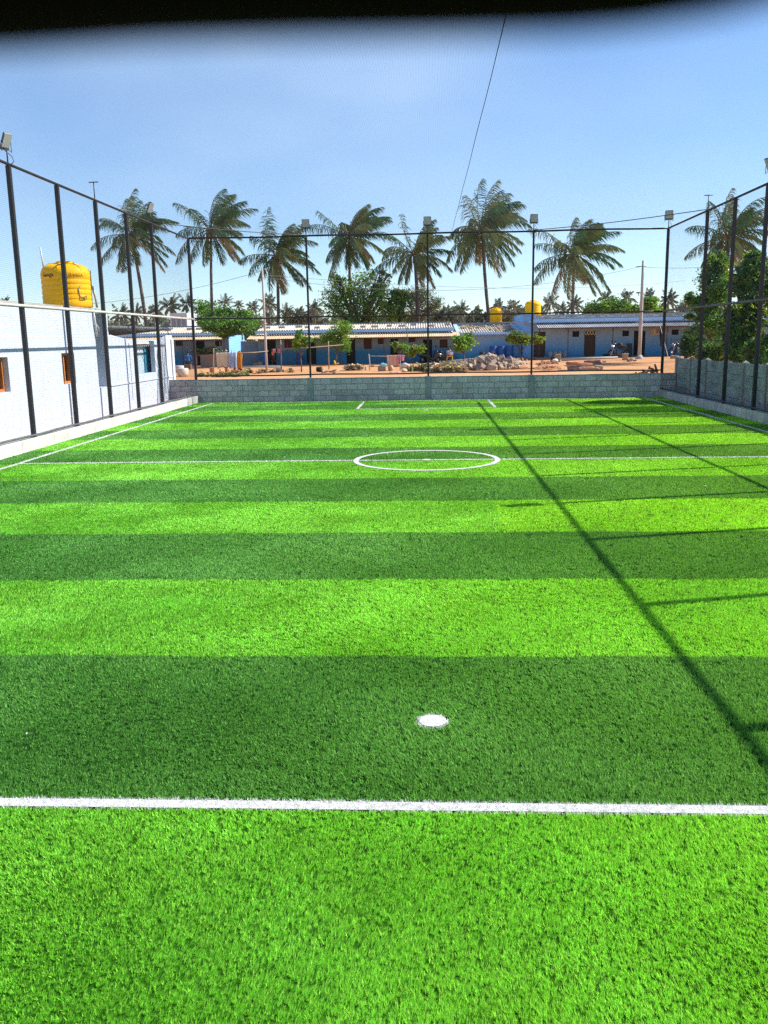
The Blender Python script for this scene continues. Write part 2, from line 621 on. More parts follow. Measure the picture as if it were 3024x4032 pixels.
K['treebark'] = mat('tree_bark', (0.15, 0.11, 0.08), (0.09, 0.065, 0.05), scale=5, bump=0.5)
K['fr1'] = mat('palm_leaf_green', (0.075, 0.155, 0.06), (0.045, 0.10, 0.042), scale=0.8, trans=0.25, rough=0.45, spec=0.5)
K['fr2'] = mat('palm_leaf_olive', (0.165, 0.20, 0.075), (0.11, 0.14, 0.05), scale=0.8, trans=0.25, rough=0.45, spec=0.5)
K['fr3'] = mat('palm_leaf_dry', (0.34, 0.27, 0.11), (0.22, 0.17, 0.08), scale=0.8, trans=0.2, rough=0.6)
K['fr0'] = mat('palm_leaf_dark', (0.04, 0.075, 0.03), (0.03, 0.055, 0.022), scale=0.8, trans=0.2, rough=0.45, spec=0.5)
K['rachis'] = mat('frond_rib', (0.25, 0.20, 0.07), (0.18, 0.14, 0.05), scale=2)
K['coco'] = mat('coconut_husk', (0.10, 0.10, 0.03), (0.14, 0.08, 0.03), scale=3)
K['farp'] = mat('far_palm_leaf', (0.17, 0.21, 0.15), (0.12, 0.155, 0.11), scale=0.5, trans=0.2)  # paler and greyer than the near palms, haze put into the colour
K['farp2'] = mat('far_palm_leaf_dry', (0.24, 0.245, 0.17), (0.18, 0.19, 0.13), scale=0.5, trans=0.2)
K['l1'] = mat('leaf_bright', (0.24, 0.42, 0.045), (0.17, 0.33, 0.035), scale=2, trans=0.4, rough=0.5, spec=0.4)
K['l2'] = mat('leaf_mid', (0.11, 0.25, 0.04), (0.08, 0.19, 0.03), scale=2, trans=0.35, rough=0.5, spec=0.4)
K['l3'] = mat('leaf_dark', (0.05, 0.12, 0.03), (0.035, 0.09, 0.022), scale=2, trans=0.3, rough=0.45, spec=0.5)
K['l4'] = mat('leaf_olive', (0.19, 0.20, 0.06), (0.14, 0.15, 0.045), scale=2, trans=0.35, rough=0.5)
K['l5'] = mat('leaf_lime', (0.34, 0.46, 0.04), (0.26, 0.38, 0.03), scale=2, trans=0.45, rough=0.5)
K['l6'] = mat('leaf_blue_green', (0.09, 0.20, 0.10), (0.06, 0.15, 0.07), scale=2, trans=0.25, rough=0.3, spec=0.6)
K['drum'] = mat('blue_drum_plastic', (0.02, 0.10, 0.34), (0.015, 0.08, 0.28), rough=0.45, scale=3)
K['drum2'] = mat('light_blue_drum_plastic', (0.05, 0.18, 0.36), (0.04, 0.15, 0.3), rough=0.45, scale=3)
K['beige'] = mat('beige_cement_ring', (0.50, 0.42, 0.28), (0.42, 0.35, 0.24), scale=4)
K['darkgreen'] = mat('dark_green_plastic', (0.015, 0.035, 0.04), (0.012, 0.028, 0.03), rough=0.5)
K['rubber'] = mat('rubber', (0.015, 0.015, 0.016), (0.02, 0.02, 0.02), rough=0.9)
K['bikeblack'] = mat('gloss_black_paint', (0.02, 0.021, 0.026), (0.016, 0.017, 0.02), rough=0.25, spec=0.6)
K['chrome'] = mat('bright_metal', (0.55, 0.55, 0.56), (0.45, 0.45, 0.46), rough=0.3, metal=0.9)
K['skin'] = mat('brown_skin', (0.20, 0.10, 0.065), (0.17, 0.085, 0.055), rough=0.6, scale=8)
K['hair'] = mat('black_hair', (0.012, 0.011, 0.011), (0.018, 0.016, 0.015), rough=0.6)
K['bshirt'] = mat('blue_shirt', (0.03, 0.14, 0.38), (0.02, 0.11, 0.31), scale=8)
K['darkcloth'] = mat('dark_cloth', (0.03, 0.035, 0.05), (0.02, 0.025, 0.035), scale=8)
K['pinkcloth'] = mat('pink_cloth', (0.55, 0.14, 0.18), (0.45, 0.1, 0.14), scale=8)
K['orangecloth'] = mat('orange_cloth', (0.75, 0.22, 0.12), (0.66, 0.18, 0.1), scale=8)
K['maroon'] = mat('maroon_cloth', (0.10, 0.02, 0.025), (0.07, 0.015, 0.02), scale=8)
K['beigetowel'] = mat('cream_towel', (0.72, 0.60, 0.42), (0.62, 0.50, 0.34), scale=2, stretch=(4, 4, .4))
K['redtrim'] = mat('red_towel_edge', (0.62, 0.14, 0.07), (0.55, 0.12, 0.06))
K['palecloth'] = mat('pale_blue_cloth', (0.55, 0.62, 0.75), (0.20, 0.28, 0.5), scale=2, stretch=(5, 5, .5), lo=.45, hi=.6)
K['redcloth'] = mat('red_white_cloth', (0.55, 0.04, 0.08), (0.7, 0.6, 0.6), scale=2.5, stretch=(6, 6, .3), lo=.45, hi=.55)
K['ochre'] = mat('ochre_cloth', (0.72, 0.30, 0.02), (0.62, 0.25, 0.015), scale=4)
K['navy'] = mat('navy_cloth', (0.03, 0.03, 0.12), (0.02, 0.02, 0.08), scale=4)
K['rosetowel'] = mat('rose_towel', (0.60, 0.28, 0.22), (0.68, 0.45, 0.33), scale=2, stretch=(5, 5, .6), lo=.4, hi=.6)
K['pinktowel'] = mat('pink_towel', (0.75, 0.32, 0.36), (0.68, 0.27, 0.3), scale=4)
K['sack'] = mat('white_woven_sack', (0.66, 0.58, 0.50), (0.55, 0.47, 0.4), scale=6, bump=.3)
K['tansack'] = mat('tan_sack', (0.55, 0.40, 0.24), (0.45, 0.32, 0.19), scale=6, bump=.3)
K['cyan'] = mat('cyan_plastic_sheet', (0.30, 0.62, 0.72), (0.2, 0.5, 0.6), scale=6, rough=.4)
K['yellow'] = mat('yellow_plastic_jug', (0.75, 0.42, 0.02), (0.66, 0.36, 0.02), rough=.5)
K['dish'] = mat('grey_dish', (0.16, 0.17, 0.18), (0.12, 0.13, 0.14), rough=.6)
K['wire'] = mat('grey_wire', (0.18, 0.18, 0.2), (0.14, 0.14, 0.16))
K['lavender'] = mat('lavender_cloth', (0.5, 0.45, 0.6), (0.4, 0.36, 0.5), scale=5)
K['grass'] = mat('dry_grass', (0.28, 0.30, 0.10), (0.35, 0.28, 0.12), scale=3, trans=.2)

# ------------------------------------------------------------------ ground and turf
xs = np.concatenate([[-900, -300, -120, -60], np.arange(-40, 41, 1.0), [60, 120, 300, 900]])
ys = np.concatenate([[-40, -10, 0, 15, 30, 33.0], np.arange(34, 96, 1.0), [110, 140, 200, 300, 500, 900, 1600]])
V = np.array([(x, y, (gz(x, y) - 0.06 if y < 34 else gz(x, y)) + (0.03 * math.sin(x * 1.7 + y * .6) * math.sin(y * .9 - x * .4)
               if 34 < y < 66 else 0)) for y in ys for x in xs])
nx = len(xs)
F = np.array([(j * nx + i, j * nx + i + 1, (j + 1) * nx + i + 1, (j + 1) * nx + i) for j in range(len(ys) - 1) for i in range(nx - 1)])
g = arrays('ground', V, F, K['dirt'], sm=True)
tag(g, kind='structure')

TX, TY0, TY1 = 8.72, -0.6, 33.22
BND = [4.03 + 2.085 * k for k in range(-3, 15)]      # stripe boundaries


def stripe_dark(y):
    k = np.floor((y - 4.03) / 2.085).astype(int)
    return (k % 2) == 0


t = MB()
edges = [TY0] + [b for b in BND if TY0 < b < TY1] + [TY1]
for a, b in zip(edges[:-1], edges[1:]):
    t.poly([(-TX, a, 0), (TX, a, 0), (TX, b, 0), (-TX, b, 0)], 1 if stripe_dark(np.array((a + b) / 2)) else 0)
turf = tag(t.build('turf', [K['blight'], K['bdark']]), kind='structure')

MID, FAR, NEAR = 16.66, 32.68, 0.64
SX, BX, BF, BN = 8.06, 2.31, 29.15, 4.006
LW = 0.05
RECT = [(-SX - LW, -SX + LW, NEAR, FAR + LW), (SX - LW, SX + LW, NEAR, FAR + LW), (-SX, SX, FAR - LW, FAR + LW), (-SX, SX, MID - LW, MID + LW),
        (-SX, SX, NEAR - LW, NEAR + LW), (-BX, BX, BF - LW, BF + LW), (-BX - LW, -BX + LW, BF, FAR), (BX - LW, BX + LW, BF, FAR),
        (-BX - .3, BX + .3, BN - LW, BN + LW), (-BX - .3 - LW, -BX - .3 + LW, NEAR, BN), (BX + .3 - LW, BX + .3 + LW, NEAR, BN)]
SPOT = [(0.03, 5.0, 0.1), (0.0, 28.3, 0.1), (0.0, MID, 0.1)]
CR = 1.365


def white_at(x, y):
    w = np.zeros(x.shape, bool)
    for a, b, c, d in RECT:
        w |= (x > a) & (x < b) & (y > c) & (y < d)
    for a, b, r in SPOT:
        w |= (x - a) ** 2 + (y - b) ** 2 < (r + .006 * np.sin(5 * np.arctan2(y - b, x - a) + 1) + rng.normal(0, .004, x.shape)) ** 2
    q = np.hypot(x, y - MID)
    w |= np.abs(q - CR) < LW
    return w


t = MB()
for i, (a, b, c, d) in enumerate(RECT):
    z = 0.004 + 0.0006 * i
    e_ = .012
    t.poly([(a + e_, c + e_, z), (b - e_, c + e_, z), (b - e_, d - e_, z), (a + e_, d - e_, z)])
for i, (a, b, r) in enumerate(SPOT):
    t.poly([(a + .084 * math.cos(w * .2617994), b + .084 * math.sin(w * .2617994), .0125 + .0005 * i) for w in range(24)])
for w in range(72):
    a0, a1 = w * 2 * math.pi / 72, (w + 1) * 2 * math.pi / 72
    t.poly([((CR - LW) * math.cos(a0), MID + (CR - LW) * math.sin(a0), .0145), ((CR + LW) * math.cos(a0), MID + (CR + LW) * math.sin(a0), .0145),
            ((CR + LW) * math.cos(a1), MID + (CR + LW) * math.sin(a1), .0145), ((CR - LW) * math.cos(a1), MID + (CR - LW) * math.sin(a1), .0145)])
tag(t.build('pitch_lines', K['bwhite']), kind='structure')


def blades():
    """Turf fibres: one sliver per fibre, sparser and broader with distance from the near end."""
    yy = np.linspace(1.0, 33.15, 4000)
    dens = (76000 - 12000 * np.clip((4.6 - yy) / 2, 0, 1)) * np.minimum(1, (2.4 / np.maximum(yy, 2.4))) ** 1.5
    lx0, lx1 = np.maximum(-TX + .02, -0.60 * yy - 0.8), np.minimum(TX - .02, 0.50 * yy + 0.8)
    wgt = dens * (lx1 - lx0)
    cdf = np.cumsum(wgt)
    per = 6
    nt = int(cdf[-1] * (yy[1] - yy[0]) / per)
    ty0 = np.interp(rng.random(nt), cdf / cdf[-1], yy)
    tx0 = np.interp(ty0, yy, lx0) + rng.random(nt) * np.interp(ty0, yy, lx1 - lx0)
    n = nt * per
    y, x = np.repeat(ty0, per), np.repeat(tx0, per)
    sc = np.maximum(1, y / 2.4)
    tl = np.repeat(rng.normal(0, .24, (nt, 2)), per, axis=0)
    th = np.repeat(rng.uniform(.75, 1.2, nt), per)
    so_ = rng.normal(0, .0028, (n, 2)) * sc[:, None] ** 1.45
    x, y = x + so_[:, 0], y + so_[:, 1]
    w = 0.0033 * sc ** 0.9 * rng.uniform(.7, 1.3, n)
    h = 0.019 * th * rng.uniform(.7, 1.15, n) * (1 + 0.10 * np.sin(1.3 * x + 2 * y) * np.sin(2.1 * y - .7 * x))
    yaw = rng.uniform(0, 2 * np.pi, n)
    # the pile leans: a slowly changing combed direction plus scatter
    lx = 0.25 * np.sin(.9 * x + .5 * y + 1) + 0.2 * np.sin(2.3 * y - 1.7 * x) + rng.normal(0, .22, n) + tl[:, 0] + so_[:, 0] * 50 / sc ** 1.45
    ly = 0.25 * np.sin(.7 * y - .8 * x) + 0.2 * np.sin(1.9 * x + 2.9 * y) + rng.normal(0, .22, n) + tl[:, 1] + so_[:, 1] * 50 / sc ** 1.45 - 0.1
    tx, ty = np.cos(yaw) * w / 2, np.sin(yaw) * w / 2
    Vv = np.empty((n, 3, 3), np.float32)
    Vv[:, 0] = np.stack([x - tx, y - ty, np.full(n, -.001)], 1)
    Vv[:, 1] = np.stack([x + tx, y + ty, np.full(n, -.001)], 1)
    Vv[:, 2] = np.stack([x + lx * h, y + ly * h, h], 1)
    yw = y + .011 * np.sin(2.9 * x) + .008 * np.sin(7.3 * x + 1)
    wj = rng.normal(0, .005, (2, n))
    mi = np.where(white_at(x + wj[0], y + wj[1] + .006 * np.sin(1.7 * x)), 2, np.where(stripe_dark(yw), 1, np.where((yw > 10.285) & (yw < 12.37) & (x > .95 + .02 * np.sin(y * 9)), 3, 0)))
    return arrays('turf_grass', Vv.reshape(-1, 3), np.arange(3 * n).reshape(n, 3), [K['light'], K['dark'], K['white'], K['light2']], mi)


tag(blades(), 'green artificial grass pile in light and dark stripes with white lines', 'grass', kind='stuff')

t = MB()
q_ = random.Random(31)
for i in range(70):
    x, y = q_.uniform(-8, 8), 4 + 28 * q_.random() ** .8
    s = q_.uniform(.008, .022) * (1 if y < 12 else 1.6)
    a = q_.uniform(0, 6.28)
    t.poly([(x + s * math.cos(a + w) * k_, y + s * math.sin(a + w) * k_, .021 + .004 * (j % 2)) for j, (w, k_) in enumerate(((0, 1.3), (1.5, .5), (3.1, 1.2), (4.6, .45)))])
tag(t.build('paper_scraps', K['white']), 'tiny pale scraps and fibre ends lying loose on the turf', 'scraps', kind='stuff')

# kerbs
for sx, lab in ((-1, 'sunlit pale block kerb below the netting on the white house side'), (1, 'shaded block kerb below the netting on the side of the precast wall')):
    t = MB()
    t.span((sx * 8.72, -0.6, -.02), (sx * 8.98, 33.2, 0.265), bev=0.008)
    tag(t.build('block_kerb', K['kerb'], origin=(sx * 8.85, 16, 0)), lab, 'kerb')

# back wall of concrete blocks
bw = empty('block_wall', (0, 33.35, 0), 'low grey concrete block wall across the far end of the pitch', 'wall')
t = MB()
t.span((-9.85, 33.25, -.05), (9.33, 33.43, 0.875))
t.build('blockwork', K['blocks'], bw)
for x, tp in ((-4.40, .885), (0.09, .89), (3.97, .887)):
    t = MB()
    t.span((x - .11, 33.20, -.05), (x + .11, 33.46, tp), bev=.01)
    t.build('pillar', K['mortar'], bw)

# ------------------------------------------------------------------ netting fences
PS = 0.092
TOP, MIDR = 6.07, 3.14


def wires(parent, name, o, a, b, na, nb, r=0.0014, m_='net'):
    """A knotted net as one mesh: strands along a and b from corner o."""
    o, a, b = Vector(o), Vector(a), Vector(b)
    Vs, Fs = [], []
    nrm = a.cross(b).normalized()

    def strand(p, q):
        d = (q - p).normalized()
        e = d.cross(nrm)
        base = len(Vs)
        for w in (0, 2.0944, 4.1888):
            off = e * math.cos(w) * r + nrm * math.sin(w) * r
            Vs.append(p + off)
            Vs.append(q + off)
        for i in range(3):
            j = (i + 1) % 3
            Fs.append((base + 2 * i, base + 2 * j, base + 2 * j + 1, base + 2 * i + 1))
    for i in range(na + 1):
        strand(o + a * (i / na), o + a * (i / na) + b)
    for i in range(nb + 1):
        strand(o + b * (i / nb) + nrm * r * 1.2, o + b * (i / nb) + a + nrm * r * 1.2)
    return arrays(name, np.array([tuple(v) for v in Vs]), np.array(Fs), K[m_], parent=parent)


SIDE_Y = [33.36, 28.85, 26.43, 24.02, 21.55, 19.09, 16.65, 14.2, 11.75, 9.3, 6.85, 4.4, 1.95, -0.5]
RIGHT_Y = [33.36, 28.85, 26.35, 23.95, 21.5, 19.05, 16.3, 13.85, 11.6, 9.1, 6.65, 4.4, 1.95, -0.5]


def side_fence(sx, ysl, label, midmat, stubs):
    X = sx * 8.82
    f = empty('netting_fence', (X, 16, 0.265), label, 'fence')
    for y in ysl[1:]:
        t = MB()
        t.span((X - PS / 2, y - PS / 2, .267), (X + PS / 2, y + PS / 2, TOP - .03), bev=.004)
        t.build('post', K['black'], f)
    t = MB()
    t.tube([(X, y, TOP) for y in np.linspace(-.6, 33.36, 24)], .033, 8)
    t.build('top_rail', K['black'], f)
    t = MB()
    t.tube([(X - sx * .075, y, MIDR) for y in (-.6, 10, 20, 33.3)], .035, 8)
    t.build('middle_rail', midmat, f)
    t = MB()
    t.tube([(X - sx * .065, y, .325 + .008 * math.sin(y * 2.2)) for y in np.linspace(-.6, 33.2, 40)], .026, 8)
    t.build('bottom_rail', K['dsteel'] if sx < 0 else K['black'], f)
    wires(f, 'net', (X - sx * .05, -.6, .29), (0, 33.9, 0), (0, 0, TOP - .29), 848, 144)
    for y in stubs:
        t = MB()
        t.tube([(X, y, TOP + .02), (X, y, TOP + .45)], .014, 6)
        t.tube([(X - .13, y, TOP + .45), (X + .13, y, TOP + .455)], .014, 6)
        t.build('lamp_bracket', K['black'], f)
    return f


side_fence(-1, SIDE_Y, 'tall black netting fence in front of the white house', K['steel'], (24.02,))  # left middle rail paler, sunlight put into its colour
side_fence(1, RIGHT_Y, 'tall black netting fence in front of the precast concrete wall', K['dsteel'], (28.85,))  # right middle rail darker, its shaded side put into the colour
f = empty('netting_fence', (0, 33.32, .87), 'tall black netting fence standing on the grey block wall at the far end', 'fence')
YB = 33.32
for x in (-8.82, 8.82):
    t = MB()
    t.span((x - .045, YB - .045, .02), (x + .045, YB + .045, TOP - .035), bev=.004)
    t.build('post', K['black'], f)
for x in (-4.40, 0.09, 3.97):
    t = MB()
    t.span((x - .035, YB - .035, .892), (x + .035, YB + .035, TOP - .035), bev=.004)
    t.build('post', K['black'], f)
for z, n, r in ((TOP, 'top_rail', .034), (MIDR, 'middle_rail', .03), (1.0, 'bottom_rail', .028)):
    t = MB()
    t.tube([(x, YB - .03, z + .012 * math.sin(x * 1.3)) for x in np.linspace(-8.78, 8.78, 20)], r, 8)
    t.build(n, K['black'], f)
wires(f, 'net', (-8.78, YB - .06, .97), (17.56, 0, 0), (0, 0, TOP - .97), 440, 128)
t = MB()
t.tube([(-8.82, YB, TOP + .02), (-8.82, YB, TOP + .42)], .014, 6)
t.tube([(-8.97, YB, TOP + .42), (-8.67, YB, TOP + .425)], .014, 6)
t.build('lamp_bracket', K['black'], f)

# overhead net with its rope, and the corner braces
n = empty('overhead_net', (0, 16, TOP), 'fine black net stretched overhead between the fences against the sky', 'net')
wires(n, 'mesh_net', (-8.8, -.5, TOP + .045), (17.6, 0, 0), (0, 33.8, 0), 440, 846, r=0.00052, m_='palenet')
t = MB()
t.tube([(0.97 + .004 * math.sin(y), y, TOP - .002 - .05 * math.sin(math.pi * y / 33.3)) for y in np.linspace(-.5, 33.3, 30)], .006, 6)
tag(t.build('support_rope', K['net'], origin=(.97, 16, TOP)), 'thin dark rope running overhead under the roof net towards the far fence', 'rope')
for a, b, lab in (((-8.78, 28.85, TOP + .03), (-4.40, 33.30, TOP + .03), 'corner brace cable from the left netting to the far fence'),
                  ((8.78, 28.85, TOP + .03), (3.97, 33.30, TOP + .03), 'corner brace cable from the right netting to the far fence')):
    t = MB()
    a, b = Vector(a), Vector(b)
    t.tube([a.lerp(b, k / 10) - Vector((0, 0, .05 * math.sin(math.pi * k / 10))) for k in range(11)], .013, 6)
    tag(t.build('brace_cable', K['black'], origin=a), lab, 'cable')

# black netting rolled up along the near end, just above and before the lens
roll_pts, roll_r = [], []
xs_ = np.concatenate([np.linspace(-8.7, -.2, 60), np.linspace(-.15, .15, 121), np.linspace(.2, 8.7, 60)])


def hem(u):
    return float(np.interp(u, [-1500, -600, 0, 600, 1200, 1800, 2300, 2550, 2750, 3024, 3600], [235, 215, 195, 165, 155, 152, 146, 118, 68, -15, -130]))


for x in xs_:
    yd, rr = 0.058, 0.026 + 0.0015 * math.sin(x * 9) + .0008 * math.sin(x * 31)
    # lower edge follows the sagging hem of the roll
    u = 1512 + (x + .0028) / .051 * FPX
    el = math.atan((2016 - hem(max(-1500, min(3600, u)))) / FPX) - PITCH
    el += ROLL * (u - 1512) / FPX * 1.0
    T = Vector((x, yd * math.cos(el), H + yd * math.sin(el)))
    roll_pts.append(T + rr * Vector((0, -math.sin(el), math.cos(el))))
    roll_r.append(rr)
t = MB()
t.tube(roll_pts, roll_r, 28)
tag(t.build('rolled_net', K['roll'], origin=(0, .05, H)), 'black rolled-up netting hanging out of focus along the top edge of the view', 'net')


# floodlights
def floodlight(loc, rz, tilt, label, h=0.33, w=0.28, up=0.42):
    o = empty('floodlight', loc, label, 'floodlight', 'floodlights on the fence posts')
    R = Matrix.Rotation(rz, 3, 'Z') @ Matrix.Rotation(tilt, 3, 'X')
    c = Vector(loc) + Vector((0, 0, up))
    t = MB()
    t.box(c, (w, .055, h), M=R, bev=.012)
    t.build('casing', K['casing'], o)
    t = MB()
    t.box(c + R @ Vector((0, -.031, .02)), (w * .86, .006, h * .78), M=R)
    t.build('glass', K['lampface'], o)
    t = MB()
    t.box(c + R @ Vector((0, -.031, -h * .445)), (w * .3, .006, .03), M=R)
    t.build('driver_label', K['ink'], o)
    t = MB()
    p0 = Vector(loc)
    t.tube([p0, p0 + Vector((0, 0, up - .12))], .016, 6)
    s = R @ Vector((1, 0, 0))
    t.tube([c + s * (w / 2 + .012), c + s * (w / 2 + .012) - Vector((0, 0, .2)), p0 + Vector((0, 0, up - .14)),
            c - s * (w / 2 + .012) - Vector((0, 0, .2)), c - s * (w / 2 + .012)], .009, 6)
    t.build('bracket', K['black'], o)
    t = MB()
    t.tube([c + R @ Vector((.05, .03, -.2)), p0 + Vector((.09, .02, .12)), p0 + Vector((.13, .01, .02)), p0 + Vector((.06, -.02, -.06))], .008, 6)
    t.build('power_cord', K['black'], o)
    return o


z0 = TOP + .03
floodlight((-4.40, YB, z0), 0, rad(9), 'square floodlight on the far fence post nearest the left corner', up=.4)
floodlight((0.09, YB, z0), 0, rad(9), 'square floodlight on the middle post of the far fence', up=.4)
floodlight((3.97, YB, z0), 0.15, rad(10), 'square floodlight on the far fence right of centre, above the yellow tank', up=.4)
floodlight((8.82, YB, z0), -.25, rad(14), 'square floodlight on the far right corner post of the netting', up=.42)
floodlight((-8.82, 19.09, z0), rad(62), rad(30), 'tilted grey floodlight on the nearest left fence post in view', h=.36, w=.21, up=.42)
floodlight((-8.82, 28.85, z0), rad(62), rad(30), 'tilted grey floodlight on the left fence, before the leftmost palm', h=.36, w=.21, up=.42)
floodlight((8.82, 23.95, z0), rad(-62), rad(30), 'tilted grey floodlight cut off by the right edge of the photo', h=.36, w=.21, up=.42)
floodlight((8.82, 13.85, z0), rad(-62), rad(30), 'tilted floodlight on the right fence whose shadow falls on the turf', h=.36, w=.21, up=.42)

# ------------------------------------------------------------------ precast wall on the right
pw = empty('precast_wall', (9.4, 20, 0), 'weathered precast concrete panel wall with slotted posts along the right side', 'wall')
yp = [33.35 - 1.745 * k for k in range(20)]
for i, y in enumerate(yp):
    t = MB()
    t.span((9.31, y - .065, -.05), (9.49, y + .065, 1.465), bev=.012)
    t.add([(9.33, y - .055, 1.465), (9.47, y - .055, 1.465), (9.47, y + .055, 1.465), (9.33, y + .055, 1.465), (9.4, y, 1.515)],
          [(0, 1, 4), (1, 2, 4), (2, 3, 4), (3, 0, 4)])
    t.build('wall_post', K['concrete'], pw)
for y0, y1 in zip(yp[1:], yp[:-1]):
    for r in range(4):
        t = MB()
        o = rnd.uniform(-.006, .006)
        t.span((9.37 + o, y0 + .067, -.02 + r * .362), (9.43 + o, y1 - .067, -.02 + (r + 1) * .362 - .002), bev=.022)
        t.build('wall_panel', K['precast'], pw)

# ------------------------------------------------------------------ openings helper
def cut_wall(mb, org, ux, L_, Ht, holes, depth, nrm, mi=0, top=None):
    """Wall sheet in the plane spanned by ux and z with rectangular holes and reveals going back along -nrm."""
    org, ux, nrm = Vector(org), Vector(ux), Vector(nrm)
    xs = sorted({0.0, L_} | {h[0] for h in holes} | {h[1] for h in holes})
    zs = sorted({0.0, Ht} | {h[2] for h in holes} | {h[3] for h in holes})

    def P(x, z, d=0):
        return org + ux * x + Vector((0, 0, z)) - nrm * d
    for i in range(len(xs) - 1):
        for j in range(len(zs) - 1):
            xm, zm = (xs[i] + xs[i + 1]) / 2, (zs[j] + zs[j + 1]) / 2
            if any(h[0] < xm < h[1] and h[2] < zm < h[3] for h in holes):
                continue
            mb.poly([P(xs[i], zs[j]), P(xs[i + 1], zs[j]), P(xs[i + 1], zs[j + 1]), P(xs[i], zs[j + 1])], mi)
    for x0, x1, a, b in holes:
        mb.poly([P(x0, a), P(x0, b), P(x0, b, depth), P(x0, a, depth)], mi)
        mb.poly([P(x1, b), P(x1, a), P(x1, a, depth), P(x1, b, depth)], mi)
        mb.poly([P(x0, b), P(x1, b), P(x1, b, depth), P(x0, b, depth)], mi)
        mb.poly([P(x0, a, depth), P(x1, a, depth), P(x1, a), P(x0, a)], mi)


def corrugated(mb, p0, ux, uy, L_, D_, pitch=0.15, amp=0.022, th=0.012, mi=0):
    """Corrugated sheet: waves along ux, slope along uy."""
    p0, ux, uy = Vector(p0), Vector(ux).normalized(), Vector(uy).normalized()
    nz_ = ux.cross(uy).normalized()
    n = max(4, int(L_ / pitch * 6))
    vs, fs = [], []
    for lay in (0, 1):
        for i in range(n + 1):
            w = amp * math.sin(2 * math.pi * i / 6) - lay * th
            b = p0 + ux * (L_ * i / n) + nz_ * w
            vs.append(b)
            vs.append(b + uy * D_)
    q = 2 * (n + 1)
    for i in range(n):
        a = 2 * i
        fs.append((a, a + 2, a + 3, a + 1))
        fs.append((q + a + 1, q + a + 3, q + a + 2, q + a))
        fs.append((a, q + a, q + a + 2, a + 2))
        fs.append((a + 1, a + 3, q + a + 3, q + a + 1))
    mb.add(vs, fs, mi)


# ------------------------------------------------------------------ white house on the left
WX = -9.85
wh = empty('white_house', (-12, 22, 0), 'long white house wall with orange-framed windows behind the left netting', 'house')
holesA = [(19.55 - 3, 20.33 - 3, 1.22, 2.03), (23.42 - 3, 24.28 - 3, 1.22, 2.06), (14.2 - 3, 15.0 - 3, 1.22, 2.03)]
t = MB()
cut_wall(t, (WX, 3, 0), (0, 1, 0), 22.98, 3.22, holesA, .22, (1, 0, 0))
t.poly([(WX, 25.98, 0), (-13.2, 25.98, 0), (-13.2, 25.98, 3.22), (WX, 25.98, 3.22)])
t.poly([(WX, 3, 0), (WX, 3, 3.22), (-15, 3, 3.22), (-15, 3, 0)])
t.poly([(-15, 25.98, 0), (-15, 3, 0), (-15, 3, 3.22), (-15, 25.98, 3.22)])
t.build('wall', K['whitewash'], wh)
t = MB()
t.span((-15.1, 2.9, 3.222), (WX + .04, 26.0, 3.33), bev=.01)
t.span((-13.2, 26.001, 3.24), (WX - .06, 26.93, 3.328))
t.build('roof', K['concrete'], wh)
for i, h in enumerate(holesA):
    y0, y1, a, b = h[0] + 3, h[1] + 3, h[2], h[3]
    fr = MB()
    for ya, yb, za, zb in ((y0, y0 + .07, a, b), (y1 - .07, y1, a, b), (y0 + .07, y1 - .07, a, a + .07), (y0 + .07, y1 - .07, b - .07, b), ((y0 + y1) / 2 - .03, (y0 + y1) / 2 + .03, a + .07, b - .07)):
        fr.span((WX - .21, ya + .002, za + .002), (WX - .13, yb - .002, zb - .002))
    w = fr.build('window', K['orange'], wh)
    q = MB()
    q.span((WX - .30, y0 - .05, a - .05), (WX - .215, y1 + .05, b + .05))
    q.build('unlit_backing', K['interior'], w)
    q = MB()
    q.span((WX - .205, y0 + .08, a + .07), (WX - .18, y0 + .34, b - .08))
    q.build('shutter', K['orange'], w)
    q = MB()
    q.span((WX + .002, y0 - .12, b + .02), (WX + .33, y1 + .12, b + .07))
    q.build('sunshade', K['whitewash'], w)
# recess between the two parts
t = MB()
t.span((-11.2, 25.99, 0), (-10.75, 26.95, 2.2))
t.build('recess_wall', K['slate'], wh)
t = MB()
t.span((-11.2, 25.99, 2.2), (-10.72, 26.95, 2.5))
t.span((-11.2, 25.99, 2.5), (-10.74, 26.95, 3.1))
t.build('recess_lintel', K['oldstone'], wh)
t = MB()
t.span((-10.74, 25.99, 0), (WX - .03, 26.94, .98))
t.build('low_wall', K['whitewash'], wh)
# second part: stepped top and a barred opening
t = MB()
hB = (29.62 - 26.95, 31.66 - 26.95, 1.24, 2.36)
cut_wall(t, (WX, 26.95, 0), (0, 1, 0), 7.0, 2.40, [hB], .16, (1, 0, 0))
t.poly([(WX, 26.95, 0), (WX, 26.95, 2.4), (-13.2, 26.95, 2.4), (-13.2, 26.95, 0)])
t.poly([(WX, 33.95, 0), (-13.2, 33.95, 0), (-13.2, 33.95, 2.4), (WX, 33.95, 2.4)])
